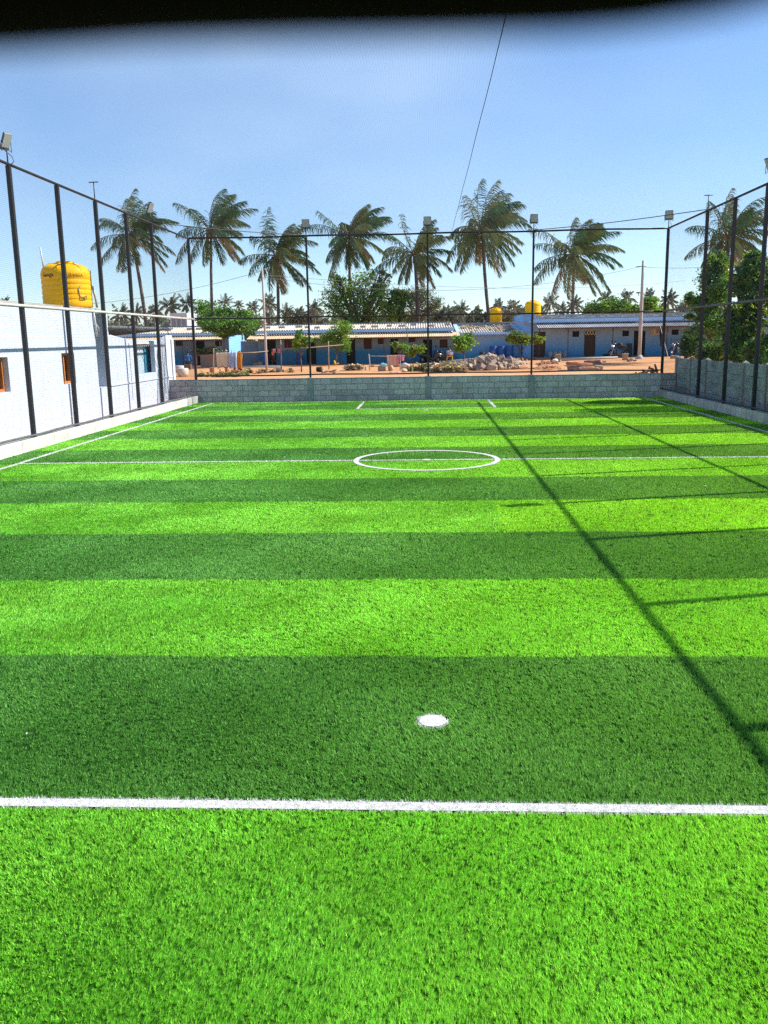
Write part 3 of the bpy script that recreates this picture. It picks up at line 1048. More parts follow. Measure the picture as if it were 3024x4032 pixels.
# raised shoulders of the wall beside the opening
t.poly([(WX, 26.95, 2.4), (WX, 29.0, 2.4), (WX, 27.3, 2.56), (WX, 26.95, 2.56)])
t.poly([(WX, 32.0, 2.4), (WX, 33.95, 2.4), (WX, 33.95, 2.56), (WX, 33.2, 2.56)])
t.poly([(WX - .16, 29.0, 2.4), (WX - .16, 26.95, 2.4), (WX - .16, 26.95, 2.56), (WX - .16, 27.3, 2.56)])
t.poly([(WX, 29.0, 2.4), (WX - .16, 29.0, 2.4), (WX - .16, 27.3, 2.56), (WX, 27.3, 2.56)])
t.poly([(WX, 33.95, 2.4), (WX - .16, 33.95, 2.4), (WX - .16, 33.95, 2.56), (WX, 33.95, 2.56)])
t.span((-10.5, 26.952, 2.4), (WX - .002, 27.12, 3.22))
t.build('wall', K['whitewash'], wh)
t = MB()
t.span((-13.2, 34.0 - .28, 0), (WX + .05, 33.99, 2.405))
t.span((WX + .002, 26.96, .98), (WX + .03, 33.7, 1.02))
t.build('corner_pillar', K['whitewash'], wh)
t = MB()
corrugated(t, (-13.3, 27.1, 2.48), (0, 1, 0), (1, 0, .09), 6.7, 3.6, pitch=.18, amp=.03)
t.build('porch_roof', K['greysheet'], wh)
t = MB()
t.span((-10.30, 29.3, .3), (-10.20, 33.6, 2.36))
t.build('porch_wall', K['whitewash'], wh)
t = MB()
t.span((-10.198, 31.4, .3), (-10.15, 32.1, 2.08))
for z in (.9, 1.4, 1.9):
    t.span((-10.149, 31.43, z), (-10.137, 32.07, z + .025))
for y in (31.62, 31.86):
    t.span((-10.148, y, .35), (-10.139, y + .02, 2.05))
d = t.build('door', K['teal'], wh)
t = MB()
t.span((-10.198, 30.6, 1.05), (-10.17, 31.35, 2.0))
d = t.build('poster', K['poster'], wh)
t = MB()
for a, b in (((30.2, 1.85), (30.45, 1.9)), ((30.45, 1.9), (30.42, 1.65)), ((30.3, 1.75), (30.55, 1.72)), ((30.25, 1.72), (30.3, 1.55)),
             ((30.45, 1.62), (30.6, 1.5)), ((30.35, 1.6), (30.3, 1.45)), ((30.5, 1.4), (30.5, 1.2)), ((30.42, 1.35), (30.6, 1.33)), ((30.2, 1.25), (30.3, 1.2))):
    t.tube([(-10.167, a[0] + .6, a[1]), (-10.167, (a[0] + b[0]) / 2 + .62, (a[1] + b[1]) / 2), (-10.167, b[0] + .6, b[1])], .013, 5)
t.build('lettering', K['ink'], d)
t = MB()
corrugated(t, (-10.19, 30.3, 2.22), (0, 1, 0), (1, 0, -.15), 2.4, .17, pitch=.24, amp=.035)
t.build('door_awning', K['palesheet'], wh)
t = MB()
t.tube([(WX + .03, 25.9, 3.3), (WX + .05, 25.92, 2.9), (WX + .05, 26.0, 2.5)], .035, 8)
t.tube([(WX + .03, 25.9, 2.95), (WX + .1, 26.05, 2.75), (WX + .09, 26.1, 2.62)], .02, 8)
t.build('drain_pipe', K['lamp'], wh)
for y0, y1 in ((28.9, 28.92), (32.55, 32.7), (32.95, 33.35)):
    t = MB()
    t.tube([(WX + .012, y0, 2.3), (WX + .012, y0 + .02, 1.5), (WX + .012, y1, .4)], .007, 5)
    t.build('cable', K['wire'], wh)


# ------------------------------------------------------------------ yellow water tanks
def text_on_cylinder(body, R, ang, z, size, c, matl, parent, name):
    cu = bpy.data.curves.new('lettering', 'FONT')
    cu.body = body
    cu.size = size
    cu.align_x = 'CENTER'
    cu.resolution_u = 3
    o = bpy.data.objects.new('lettering', cu)
    C.objects.link(o)
    dg = bpy.context.evaluated_depsgraph_get()
    me = bpy.data.meshes.new_from_object(o.evaluated_get(dg))
    bpy.data.objects.remove(o)
    bm = bmesh.new()
    bm.from_mesh(me)
    bmesh.ops.subdivide_edges(bm, edges=bm.edges[:], cuts=1)
    ret = bmesh.ops.extrude_face_region(bm, geom=bm.faces[:])
    out = {v for v in ret['geom'] if isinstance(v, bmesh.types.BMVert)}
    for v in bm.verts:
        a = ang + v.co.x / R
        r = R + (.008 if v in out else -.004)
        v.co = Vector((c[0] + r * math.cos(a), c[1] + r * math.sin(a), c[2] + z + v.co.y))
    bm.to_mesh(me)
    bm.free()
    me.materials.clear()
    me.materials.append(matl)
    q = bpy.data.objects.new(name, me)
    C.objects.link(q)
    q.parent = parent
    q.location = -parent.location
    return q


def water_tank(loc, R, Ht, label, seed, detail=True):
    o = empty('water_tank', loc, label, 'water tank', 'yellow water tanks on roofs')
    prof = [(R * .97, 0), (R, .03)]
    nb = 5
    for i in range(nb):
        za = Ht * (.08 + .56 * i / nb)
        s = Ht * .56 / nb
        prof += [(R, za), (R * 1.0, za + s * .5), (R * .985, za + s * .62), (R * .985, za + s * .8), (R, za + s * .93)]
    prof += [(R, Ht * .68), (R * 1.01, Ht * .72), (R * .99, Ht * .77), (R * .93, Ht * .84), (R * .80, Ht * .90), (R * .55, Ht * .94),
             (R * .30, Ht * .955)]
    t = MB()
    t.lathe(prof, loc, 48)
    for k in range(6):                                     # moulded shoulders
        a = k * math.pi / 3 + .35 + seed
        t.tube([Vector(loc) + Vector((R * q * math.cos(a), R * q * math.sin(a), Ht * z)) for q, z in ((.34, .945), (.6, .935), (.85, .875), (.97, .78))],
               [.03 * R, .055 * R, .055 * R, .02 * R], 8)
    t.build('tank_body', K['tank'], o)
    t = MB()
    t.lathe([(R * .34, Ht * .945), (R * .36, Ht * .96), (R * .36, Ht * 1.0), (R * .33, Ht * 1.015), (R * .1, Ht * 1.02)], loc, 32)
    for k in range(8):
        a = k * math.pi / 4
        t.box(Vector(loc) + Vector((R * .36 * math.cos(a), R * .36 * math.sin(a), Ht * .98)), (.04 * R, .08 * R, Ht * .035), rz=a)
    t.build('lid', K['tank'], o)
    return o


TC = at(268, 1222, 25.0)
TC = Vector((-10.60, 26.02, 3.36))
tk = water_tank(TC, .70, 1.30, 'big yellow plastic water tank on the white house roof', .2)
cam_a = math.atan2(-TC.y, -TC.x)
text_on_cylinder('Ganga', .70 * 1.004, cam_a - .80, .86, .17, TC, K['ink'], tk, 'lettering')
text_on_cylinder('GANGA', .70 * 1.004, cam_a + .42, .86, .12, TC, K['fadeink'], tk, 'faded_lettering')
t = MB()
t.tube([TC + Vector((-.62, -.05, 1.1)), TC + Vector((-.66, -.08, 1.72))], .022, 8)
t.tube([TC + Vector((-.64, -.06, 1.16)), TC + Vector((-.42, -.1, 1.26)), TC + Vector((-.2, -.1, 1.29))], .02, 8)
t.build('vent_pipe', K['lamp'], tk)
ca, sa = math.cos(cam_a + .55), math.sin(cam_a + .55)
t = MB()
pA = TC + Vector((.70 * math.cos(cam_a + 1.45), .70 * math.sin(cam_a + 1.45), .62))
pts = [pA + Vector((0, 0, .45)), pA, TC + Vector((.705 * ca * 1.0, .705 * sa, .60)), TC + Vector((.71 * math.cos(cam_a + .45), .71 * math.sin(cam_a + .45), .5)),
       TC + Vector((.71 * math.cos(cam_a + .5), .71 * math.sin(cam_a + .5), .33)), TC + Vector((.73 * ca, .73 * sa, .25))]
t.tube(pts, .011, 6)
for k in range(5):
    a = cam_a + .52 + .05 * k
    t.tube([TC + Vector((.71 * math.cos(a), .71 * math.sin(a), .27)), TC + Vector((.76 * math.cos(a + .05), .76 * math.sin(a + .05), .25 + .02 * k)),
            TC + Vector((.72 * math.cos(a + .1), .72 * math.sin(a + .1), .2))], .008, 5)
t.build('hose', K['wire'], tk)
t = MB()
t.tube([pA + Vector((.02, 0, 0)), pA + Vector((.05, .1, -.3)), pA + Vector((.06, .16, -.62))], .035, 8)
t.build('outlet_pipe', K['lamp'], tk)

# ------------------------------------------------------------------ village houses
def xz(u, v, Y=70.0):
    p = at(u, v, Y)
    return p.x, p.z


def house_row(name, label, u0, u1, wallmat, specs, ztop, base, sheetmat, eave=None, Y=70.0, roof=None, depth=6.0, posts=(), side_light=None,
              bandmat='band', scallop=True):
    """A one-storey house whose front stands at depth Y.  specs: (kind, u0, v0, u1, v1) openings in photo pixels."""
    x0, x1 = at(u0, 1400, Y).x, at(u1, 1400, Y).x
    o = empty(name, ((x0 + x1) / 2, Y, base), label, 'house')
    holes, what = [], []
    for k, ua, va, ub, vb in specs:
        xa, xb = at(ua, va, Y).x, at(ub, va, Y).x
        za, zb = at(ua, vb, Y).z, at(ua, va, Y).z
        if k.startswith('door'):
            za = base + .04
        holes.append((xa - x0, xb - x0, za - base, min(zb, ztop - .06) - base))
        what.append(k)
    t = MB()
    cut_wall(t, (x0, Y, base), (1, 0, 0), x1 - x0, ztop - base, holes, .18, (0, -1, 0))
    t.poly([(x0, Y, base), (x0, Y, ztop), (x0, Y + depth, ztop), (x0, Y + depth, base)], 0)
    t.poly([(x1, Y, base), (x1, Y + depth, base), (x1, Y + depth, ztop), (x1, Y, ztop)], 1)
    t.poly([(x1, Y + depth, base), (x0, Y + depth, base), (x0, Y + depth, ztop), (x1, Y + depth, ztop)], 0)
    t.build('wall', [wallmat, side_light or wallmat], o)
    for (xa, xb, za, zb), k in zip(holes, what):
        xa, xb, za, zb = xa + x0, xb + x0, za + base, zb + base
        q = MB()
        if k in ('door', 'door_dark'):
            q.span((xa + .01, Y + .14, za), (xb - .01, Y + .19, zb - .01))
            if k == 'door':
                for zz in (.25, .5, .75):
                    q.span((xa + .1, Y + .125, za + (zb - za) * zz - .02), (xb - .1, Y + .138, za + (zb - za) * zz + .02))
            d = q.build('door', K['brownwood'] if k == 'door' else K['interior'], o)  # dark openings get a sheet coloured as an unlit room
            q = MB()
            for a in (xa + .005, xb - .075):
                q.span((a, Y + .02, za), (a + .07, Y + .12, zb - .075))
            q.span((xa + .005, Y + .02, zb - .075), (xb - .005, Y + .12, zb - .005))
            q.build('door_frame', K['brownwood'] if k == 'door_dark' else wallmat, d)
            q = MB()
            q.tube([(xb - .16, Y + .12, za + .95), (xb - .16, Y + .10, za + 1.1)], .015, 6)
            q.build('door_handle', K['chrome'], d)
        else:
            q.span((xa + .005, Y + .15, za), (xb - .005, Y + .19, zb))
            if k == 'shutter':
                q.span((xa + .05, Y + .13, za + .05), ((xa + xb) / 2 - .01, Y + .149, zb - .05))
                q.span(((xa + xb) / 2 + .01, Y + .13, za + .05), (xb - .05, Y + .149, zb - .05))
            d = q.build('window', K['shutter'] if k == 'shutter' else K['interior'], o)
            q = MB()
            for a in np.linspace(xa + .04, xb - .04, 6):
                q.tube([(a, Y + .07, za), (a, Y + .07, zb)], .012, 5)
            q.span((xa - .02, Y - .04, za - .06), (xb + .02, Y + .1, za - .005))
            q.build('window_bars', K['dsteel'], d)
    # plinth
    t = MB()
    t.span((x0 - .1, Y - 1.7, base - .5), (x1 + .1, Y - .005, base + .03))
    t.build('plinth', K['mudwall'], o)
    return o, x0, x1


def band_roof(o, x0, x1, zb, zt, Y, depth, rise, sheetmat, bandmat, n_weights, scallop='greysheet', drop=.1, weight='concrete'):
    """Painted fascia beam, corrugated sheets showing below and behind it, and blocks weighing the sheets down."""
    t = MB()
    t.span((x0 - .15, Y - .32, zb), (x1 + .15, Y - .18, zt))
    t.build('fascia', bandmat, o)
    t = MB()
    corrugated(t, (x0 - .1, Y - .55, zb - drop), (1, 0, 0), (0, 1, .08), x1 - x0 + .2, .5, pitch=.2, amp=.04)
    t.build('eave_sheet', K[scallop], o)
    t = MB()
    L_ = math.hypot(depth, rise)
    corrugated(t, (x0 - .05, Y - .17, zt + .03), (1, 0, 0), (0, depth, rise), x1 - x0 + .1, L_, pitch=.2, amp=.035)
    t.build('roof_sheet', sheetmat, o)
    t = MB()
    t.span((x0 - .1, Y + depth, zt - .6), (x1 + .1, Y + depth + .2, zt + rise + .16))
    t.build('ridge_wall', K['mortar'], o)
    for i in range(n_weights):
        f = (i + rnd.uniform(.2, .8)) / n_weights
        q = MB()
        y = rnd.uniform(.15, .5) * depth
        q.box((x0 + f * (x1 - x0), Y + y, zt + .03 + rise * y / depth + .11), (rnd.uniform(.4, .6), .22, .17), rz=rnd.uniform(-.1, .1), bev=.01)
        q.build('roof_weight', K[weight], o)


def verandah(o, x0, x1, zin, zout, Y, reach, sheet, posts, wave=True, base=.3):
    t = MB()
    d = Vector((0, -reach, zout - zin))
    corrugated(t, (x1 + .05, Y - .01, zin), (-1, 0, 0), d, x1 - x0 + .1, d.length, pitch=.16, amp=.022 if wave else .008)
    t.build('verandah_roof', sheet, o)
    for x in posts:
        q = MB()
        q.tube([(x, Y - reach + .12, base - .3), (x, Y - reach + .12, zout - .02)], .035, 8)
        q.build('verandah_post', K['rust'], o)
    q = MB()
    q.span((x0, Y - reach + .10, zout - .10), (x1, Y - reach + .16, zout - .045))
    q.build('verandah_beam', K['rust'], o)


r2 = lambda x, y: (600 + .4822 * x, 1150 + .4822 * y)
r3 = lambda x, y: (1300 + .4822 * x, 1150 + .4822 * y)
r4 = lambda x, y: (2000 + .4822 * x, 1150 + .4822 * y)


def op(k, f, a, b, c, d):
    return (k, *f(a, b), *f(c, d))


# house with the tan verandah on the far left
bA = gz(-17, 70) + .03
hA, a0, a1 = house_row('blue_house', 'blue grey house with tan verandah roof and bright blue end wall, left behind the clothesline', 470, 904,
                       K['bluewall'], [op('window', r2, 188, 395, 245, 440), op('door_dark', r2, 352, 400, 425, 590), op('window', r2, 510, 398, 565, 443),
                                       ('door_dark', 560, 1340, 590, 1440)], 2.75, bA, None, side_light=K['brightblue'])
band_roof(hA, a0, a1, at(800, 1322, 69.8).z, at(800, 1311, 69.8).z, 70, 5, .5, K['palesheet'], K['band'], 8)
verandah(hA, a0, a1 - .2, at(800, 1324, 69.9).z, at(800, 1336, 68.2).z, 70, 1.75, K['tansheet'], [at(r2(248, 0)[0], 1400, 68.3).x, at(r2(553, 0)[0], 1400, 68.3).x], wave=False)
# long house in the middle
bB = gz(-6, 70) + .03
hB_, b0, b1 = house_row('long_blue_house', 'long blue house with tan verandah roof and many dark doors in the middle', 1018, 1800,
                        K['bluewall'], [op('door_dark', r2, 932, 392, 1006, 590), op('shutter', r2, 1077, 390, 1145, 455), op('door_dark', r2, 1255, 400, 1335, 575),
                                        op('door_dark', r2, 1583, 385, 1655, 570), op('shutter', r3, 273, 380, 338, 465), op('shutter', r3, 388, 380, 432, 425),
                                        op('door_dark', r3, 490, 382, 557, 575), op('door_dark', r3, 757, 388, 832, 570), op('shutter', r3, 895, 388, 958, 455),
                                        op('shutter', r3, 640, 375, 690, 410)], 2.72, bB, None)
band_roof(hB_, b0, b1 - .4, at(1400, 1309, 69.8).z, at(1400, 1297, 69.8).z, 70, 5, .42, K['palesheet'], K['band'], 14)
verandah(hB_, b0 - .5, b1 + .1, at(1400, 1313, 69.9).z, at(1400, 1329, 68.2).z, 70, 1.75, K['tansheet'],
         [at(u, 1400, 68.3).x for u in (1132, 1167, 1338, 1512, 1635, 1785)], wave=False, base=.32)
t = MB()
xg0, xg1 = at(946, 1400, 70.5).x, at(1020, 1400, 70.5).x
t.span((xg0, 70.9, .1), (xg1, 71.05, at(980, 1343, 71).z))
tag(t.build('yard_wall', K['bluegrey'], origin=((xg0 + xg1) / 2, 71, .1)), 'dark grey yard wall in the gap between the two left houses', 'wall')
# low house with stones on its roof
bC = gz(5, 70) + .05
hC, c0, c1 = house_row('low_blue_house', 'low bright blue house with stones on its sloping corrugated roof', 1801, 2052,
                       K['bluewall2'], [op('window', r3, 1068, 470, 1076, 480)], 2.62, bC, None)
zb, zt = at(1925, 1317, 69.9).z, at(1925, 1309, 69.9).z
t = MB()
t.span((c0, 69.72, zb), (c1, 69.9, zt + .02))
t.build('fascia', K['band'], hC)
t = MB()
corrugated(t, (c0 + .8, 69.6, zb - .04), (1, 0, 0), (0, 1, .1), c1 - c0 - .9, .35, pitch=.2, amp=.045)
t.build('eave_sheet', K['lamp'], hC)
dC, rC = 7.5, at(1900, 1280, 77.5).z - zt
t = MB()
corrugated(t, (c0 + .1, 69.92, zt - .05), (1, 0, 0), (0, dC, rC), c1 - c0 - .2, math.hypot(dC, rC), pitch=.2, amp=.035)
t.build('roof_sheet', K['palesheet'], hC)
for x, tk_, nm in ((c0, .22, 'side_parapet'), (c1 - .1, .2, 'side_parapet')):
    t = MB()
    t.add([(x - .1, 69.91, zb), (x + tk_, 69.91, zb), (x + tk_, 77.6, zb + rC), (x - .1, 77.6, zb + rC),
           (x - .1, 69.91, zt + .1), (x + tk_, 69.91, zt + .1), (x + tk_, 77.6, zt + .1 + rC), (x - .1, 77.6, zt + .1 + rC)],
          [(0, 3, 2, 1), (4, 5, 6, 7), (0, 1, 5, 4), (1, 2, 6, 5), (2, 3, 7, 6), (3, 0, 4, 7)])
    t.build(nm, K['band'], hC)
t = MB()
t.span((c0 - .1, 77.62, 1.5), (c1 + .1, 77.8, zt + rC + .22))
t.build('ridge_wall', K['mortar'], hC)
for i in range(46):
    f, y = rnd.random(), rnd.uniform(.6, 6.5)
    if f < .55 and rnd.random() < .7:
        y = rnd.uniform(4.5, 7)
    q = MB()
    q.rock((c0 + .4 + f * (c1 - c0 - .8), 69.92 + y, zt + rC * y / dC + .04), (rnd.uniform(.2, .42), rnd.uniform(.18, .3), rnd.uniform(.12, .24)), seed=i, rough=.2)
    q.build('roof_stone', K['stone'], hC)
tk2 = water_tank(Vector((at(1953, 1272, 78.5).x, 78.5, at(1953, 1275, 78.5).z)), .53, 1.4, 'small yellow water tank standing on the low house with the stone-strewn roof', 1)
# house on the right
bD = gz(14, 70) + .06
hD, d0, d1 = house_row('grey_roofed_house', 'blue house with grey corrugated verandah roof and sign board on the right', 2103, 3160,
                       K['bluewall2'], [op('door', r4, 215, 325, 308, 530), op('window', r4, 527, 320, 583, 367), op('door', r4, 625, 318, 718, 530),
                                        op('window', r4, 935, 315, 990, 360), op('door_dark', r4, 1031, 315, 1125, 515), op('window', r4, 1338, 306, 1395, 350),
                                        op('door_dark', r4, 1440, 308, 1540, 515), ('window', 2860, 1300, 2890, 1330), ('door_dark', 2930, 1300, 2975, 1400)],
                       at(2300, 1266, 70).z, bD, None)
zb, zt = at(2400, 1266, 69.8).z, at(2400, 1252, 69.8).z
band_roof(hD, d0, d1, zb, zt, 70, 5, .3, K['greysheet'], K['band'], 26, drop=.06, weight='concrete')
verandah(hD, d0 + .1, d1, at(2300, 1271, 69.9).z, at(2300, 1288, 68.2).z, 70, 1.75, K['greysheet'],
         [at(u, 1400, 68.4).x for u in (2122, 2235, 2410, 2622, 2830)], base=.5)
t = MB()
xl = at(2046, 1400, 70).x
zl = at(2075, 1243, 70).z
t.span((c1 + .12, 70.2, .3), (d0 - .01, 77.5, zl))
t.span((c1 + .1, 70.1, zl + .002), (d0 + .05, 77.6, zl + .12))
t.build('side_room', K['brightblue'], hD)
for z in (at(2060, 1268, 70).z, at(2060, 1279, 70).z):
    t = MB()
    t.tube([(c1 - 1.5, 70.08, z), (d0 - .3, 70.08, z), (d0 - .2, 70.1, z - .02)], .03, 8)
    t.build('water_pipe', K['steel'], hD)
tk3 = water_tank(Vector((at(2098, 1245, 75).x, 75, zl + .14)), .66, at(2098, 1183, 75).z - zl - .14, 'banded yellow water tank on the corner of the grey-roofed house', 2)
# sign board with weathered lettering
s0, s1 = at(*r4(1163, 347), 69.93), at(*r4(1305, 297), 69.93)
sg = empty('sign_board', ((s0.x + s1.x) / 2, 69.93, s0.z), 'cream sign board with orange lettering on the blue wall', 'sign')
t = MB()
t.span((s0.x, 69.95, s0.z), (s1.x, 69.985, s1.z))
t.build('board', K['cream'], sg)
t = MB()
ww = s1.x - s0.x
t.tube([(s0.x + .13 + .1 * math.cos(a), 69.94, (s0.z + s1.z) / 2 + .17 * math.sin(a)) for a in np.linspace(0, 6.28, 12)], .02, 5)
for row, n_ in ((.72, 6), (.32, 8)):
    for i in range(n_):
        x = s0.x + .42 + (ww - .55) * i / n_
        z = s0.z + (s1.z - s0.z) * row
        w = .13
        kind = (i * 7 + int(row * 10)) % 4
        t.tube([(x + w / 2 + .05 * math.cos(a), 69.94, z + .055 * math.sin(a)) for a in np.linspace(.5 * kind, 4.6 + .5 * kind, 8)], .014, 5)
        t.tube([(x, 69.94, z + .075), (x + w, 69.94, z + .08)], .012, 5)
        if kind % 2:
            t.tube([(x + w * .8, 69.94, z + .05), (x + w * .75, 69.94, z - .08)], .012, 5)
t.build('lettering', K['redink'], sg)
# garlands over two doors
for (ua, va, ub, vb), lab in (((*r4(628, 320), *r4(718, 352)), 'cream scalloped garland over the brown door of the grey-roofed house'),
                              ((*r4(1440, 310), *r4(1535, 340)), 'white scalloped garland over the dark door beside the leafy tree')):
    p, q_ = at(ua, va, 69.9), at(ub, vb, 69.9)
    t = MB()
    for i in range(4):
        xa, xb = p.x + (q_.x - p.x) * i / 4, p.x + (q_.x - p.x) * (i + 1) / 4
        for k in range(3):
            t.tube([(xa + (xb - xa) * s, 69.9 - .01 * k, p.z - .04 - k * .05 - (p.z - q_.z) * .7 * math.sin(math.pi * s) * (1 - .2 * k)) for s in np.linspace(0, 1, 9)], .022, 5)
    t.tube([(p.x, 69.9, p.z), (q_.x, 69.9, p.z)], .03, 6)
    tag(t.build('garland', K['cream'], origin=(p.x, 69.9, p.z)), lab, 'garland')


# ------------------------------------------------------------------ trees
def leaf_cloud(blobs, n, size, seed, nm=3, clump=None, flat=0.6, droop=0.0):
    """Leaf-sized folded faces spread in clumps through ellipsoids.  blobs: (centre, radii, weight)."""
    r = np.random.default_rng(seed)
    w = np.array([b[2] for b in blobs], float)
    w /= w.sum()
    pos = []
    mi = []
    for (c, rd, _), f in zip(blobs, w):
        k = max(4, int(clump * f)) if clump else max(6, int(n * f / 45))
        d = r.normal(size=(k, 3))
        d /= np.linalg.norm(d, axis=1)[:, None]
        cen = d * (r.random(k) ** .42)[:, None] * np.array(rd) * .92
        cs = r.uniform(.10, .26, k) * (np.prod(rd) ** (1 / 3))
        q = int(n * f)
        i = r.integers(0, k, q)
        p = cen[i] + r.normal(size=(q, 3)) * cs[i][:, None] * np.array([1, 1, .75])
        pos.append(p + np.array(c))
        tone = r.integers(0, nm, k)
        mi.append(np.where(r.random(q) < .72, tone[i], r.integers(0, nm, q)))
    p = np.concatenate(pos)
    mi = np.concatenate(mi)
    q = len(p)
    d = r.normal(size=(q, 3))
    d[:, 2] = d[:, 2] * flat - droop
    d /= np.linalg.norm(d, axis=1)[:, None]
    s = r.normal(size=(q, 3))
    s -= d * (s * d).sum(1)[:, None]
    s /= np.linalg.norm(s, axis=1)[:, None]
    L_ = size * r.uniform(.6, 1.35, q)[:, None]
    Wd = L_ * r.uniform(.32, .5, q)[:, None]
    nrm = np.cross(d, s)
    V = np.empty((q, 4, 3))
    V[:, 0] = p
    V[:, 1] = p + d * L_ * .5 + s * Wd * .5 + nrm * L_ * .08
    V[:, 2] = p + d * L_ - nrm * L_ * .1
    V[:, 3] = p + d * L_ * .5 - s * Wd * .5 + nrm * L_ * .08
    return V.reshape(-1, 3), np.arange(4 * q).reshape(q, 4), mi


def tree(name, label, base, blobs, n, size, mats, seed, trunk=.12, forks=6, lean=(0, 0), group=None, cat='tree', clump=None, flat=.6, droop=0.0,
         bark='treebark', stem_top=None):
    base = Vector(base)
    o = empty(name, base, label, cat, group)
    V, F, mi = leaf_cloud(blobs, n, size, seed, len(mats), clump, flat, droop)
    arrays('crown', V, F, [K[k] for k in mats], mi, parent=o)
    q = random.Random(seed)
    t = MB()
    top = Vector(blobs[0][0])
    fork = base.lerp(top, .45) if stem_top is None else Vector(stem_top)
    fork.x = base.x + (top.x - base.x) * .3 + lean[0]
    b2 = base - Vector((0, 0, .1))
    t.tube([b2, base.lerp(fork, .5) + Vector((q.uniform(-.05, .05), q.uniform(-.05, .05), 0)), fork], [trunk * 1.25, trunk, trunk * .8], 8)
    for i in range(forks):
        c, rd, _ = blobs[i % len(blobs)]
        e = Vector(c) + Vector((q.uniform(-.7, .7) * rd[0], q.uniform(-.7, .7) * rd[1], q.uniform(-.3, .7) * rd[2]))
        mpt = fork.lerp(e, .5) + Vector((q.uniform(-.12, .12), q.uniform(-.12, .12), .1)) * rd[0]
        t.tube([fork - Vector((0, 0, trunk * .5)), mpt, e], [trunk * .55, trunk * .35, trunk * .12], 6)
        for j in range(2):
            e2 = e + Vector((q.uniform(-.4, .4) * rd[0], q.uniform(-.4, .4) * rd[1], q.uniform(-.1, .4) * rd[2]))
            t.tube([mpt, mpt.lerp(e2, .6), e2], [trunk * .25, trunk * .16, trunk * .07], 5)
    t.build('trunk', K[bark], o)
    return o


def px_blob(u, v, Y, ru, rv, dr=None, w=1):
    """Crown lump from its centre and half-extents in photo pixels at depth Y."""
    c = at(u, v, Y)
    k = Y / FPX
    return (tuple(c), (ru * k, dr if dr else ru * k, rv * k), w)


# saplings in the yard
b = gnd(*r2(587, 600))
b.y = 66.5
b = Vector((at(*r2(587, 500), 66.5).x, 66.5, gz(-16, 66.5)))
tree('umbrella_tree', 'dense dark green tree with flat umbrella crown above the left clothesline', b,
     [px_blob(*r2(590, 272), 66.5, 98, 24, 2.0, 3), px_blob(*r2(500, 262), 66.5, 52, 22, 1.4, 1.2), px_blob(*r2(720, 280), 66.5, 52, 24, 1.4, 1.2), px_blob(*r2(590, 320), 66.5, 50, 22, 1, 1)],
     9000, .22, ['l2', 'l3', 'l1'], 3, trunk=.045, forks=9, stem_top=at(*r2(588, 345), 66.5))
b = gnd(*r2(1217, 650))
tree('sapling', 'slender sapling with a few bright leaves in front of the long house', b,
     [px_blob(*r2(1205, 410), b.y, 30, 26, .6, 2), px_blob(*r2(1200, 345), b.y, 19, 22, .4, 1), px_blob(*r2(1255, 395), b.y, 18, 14, .3, .5)], 620, .24, ['l5', 'l2', 'l1'], 5, trunk=.04, forks=5)
b = gnd(*r2(1492, 600))
tree('moringa_tree', 'tall yellow-green feathery young tree left of the middle fence post', b,
     [px_blob(*r2(1540, 330), b.y, 44, 48, .9, 2.4), px_blob(*r2(1430, 385), b.y, 56, 32, .9, 1.6), px_blob(*r2(1560, 440), b.y, 32, 30, .8, 1), px_blob(*r2(1560, 265), b.y, 17, 22, .5, .7)],
     4200, .17, ['l5', 'l1', 'l2'], 6, trunk=.05, forks=8)
b = gnd(*r3(604, 600))
tree('sapling', 'spreading sapling with large light leaves behind the rose towel', b,
     [px_blob(*r3(600, 445), b.y, 42, 20, .7, 2), px_blob(*r3(690, 470), b.y, 36, 20, .6, 1.5), px_blob(*r3(655, 510), b.y, 18, 12, .4, .5), px_blob(*r3(535, 430), b.y, 22, 12, .4, .5), px_blob(*r3(740, 450), b.y, 16, 14, .3, .4)],
     950, .27, ['l5', 'l1', 'l4'], 7, trunk=.045, forks=7)
b = gnd(*r3(1096, 590))
tree('sapling', 'round bright green sapling left of the rubble heap', b,
     [px_blob(*r3(1090, 425), b.y, 44, 30, .8, 3), px_blob(*r3(1110, 375), b.y, 28, 18, .6, 1), px_blob(*r3(1050, 380), b.y, 20, 10, .4, .4)], 1900, .26, ['l1', 'l2', 'l5'], 8, trunk=.045, forks=7)
b = gnd(*r3(1566, 580))
tree('sapling', 'small flat-topped yellowish sapling right of the rubble heap', b,
     [px_blob(*r3(1530, 375), b.y, 46, 20, .8, 2), px_blob(*r3(1580, 395), b.y, 42, 20, .7, 1.6), px_blob(*r3(1690, 380), b.y, 24, 18, .5, .7), px_blob(*r3(1470, 370), b.y, 18, 12, .4, .5)], 2300, .24, ['l4', 'l5', 'l2'], 9, trunk=.045, forks=7)

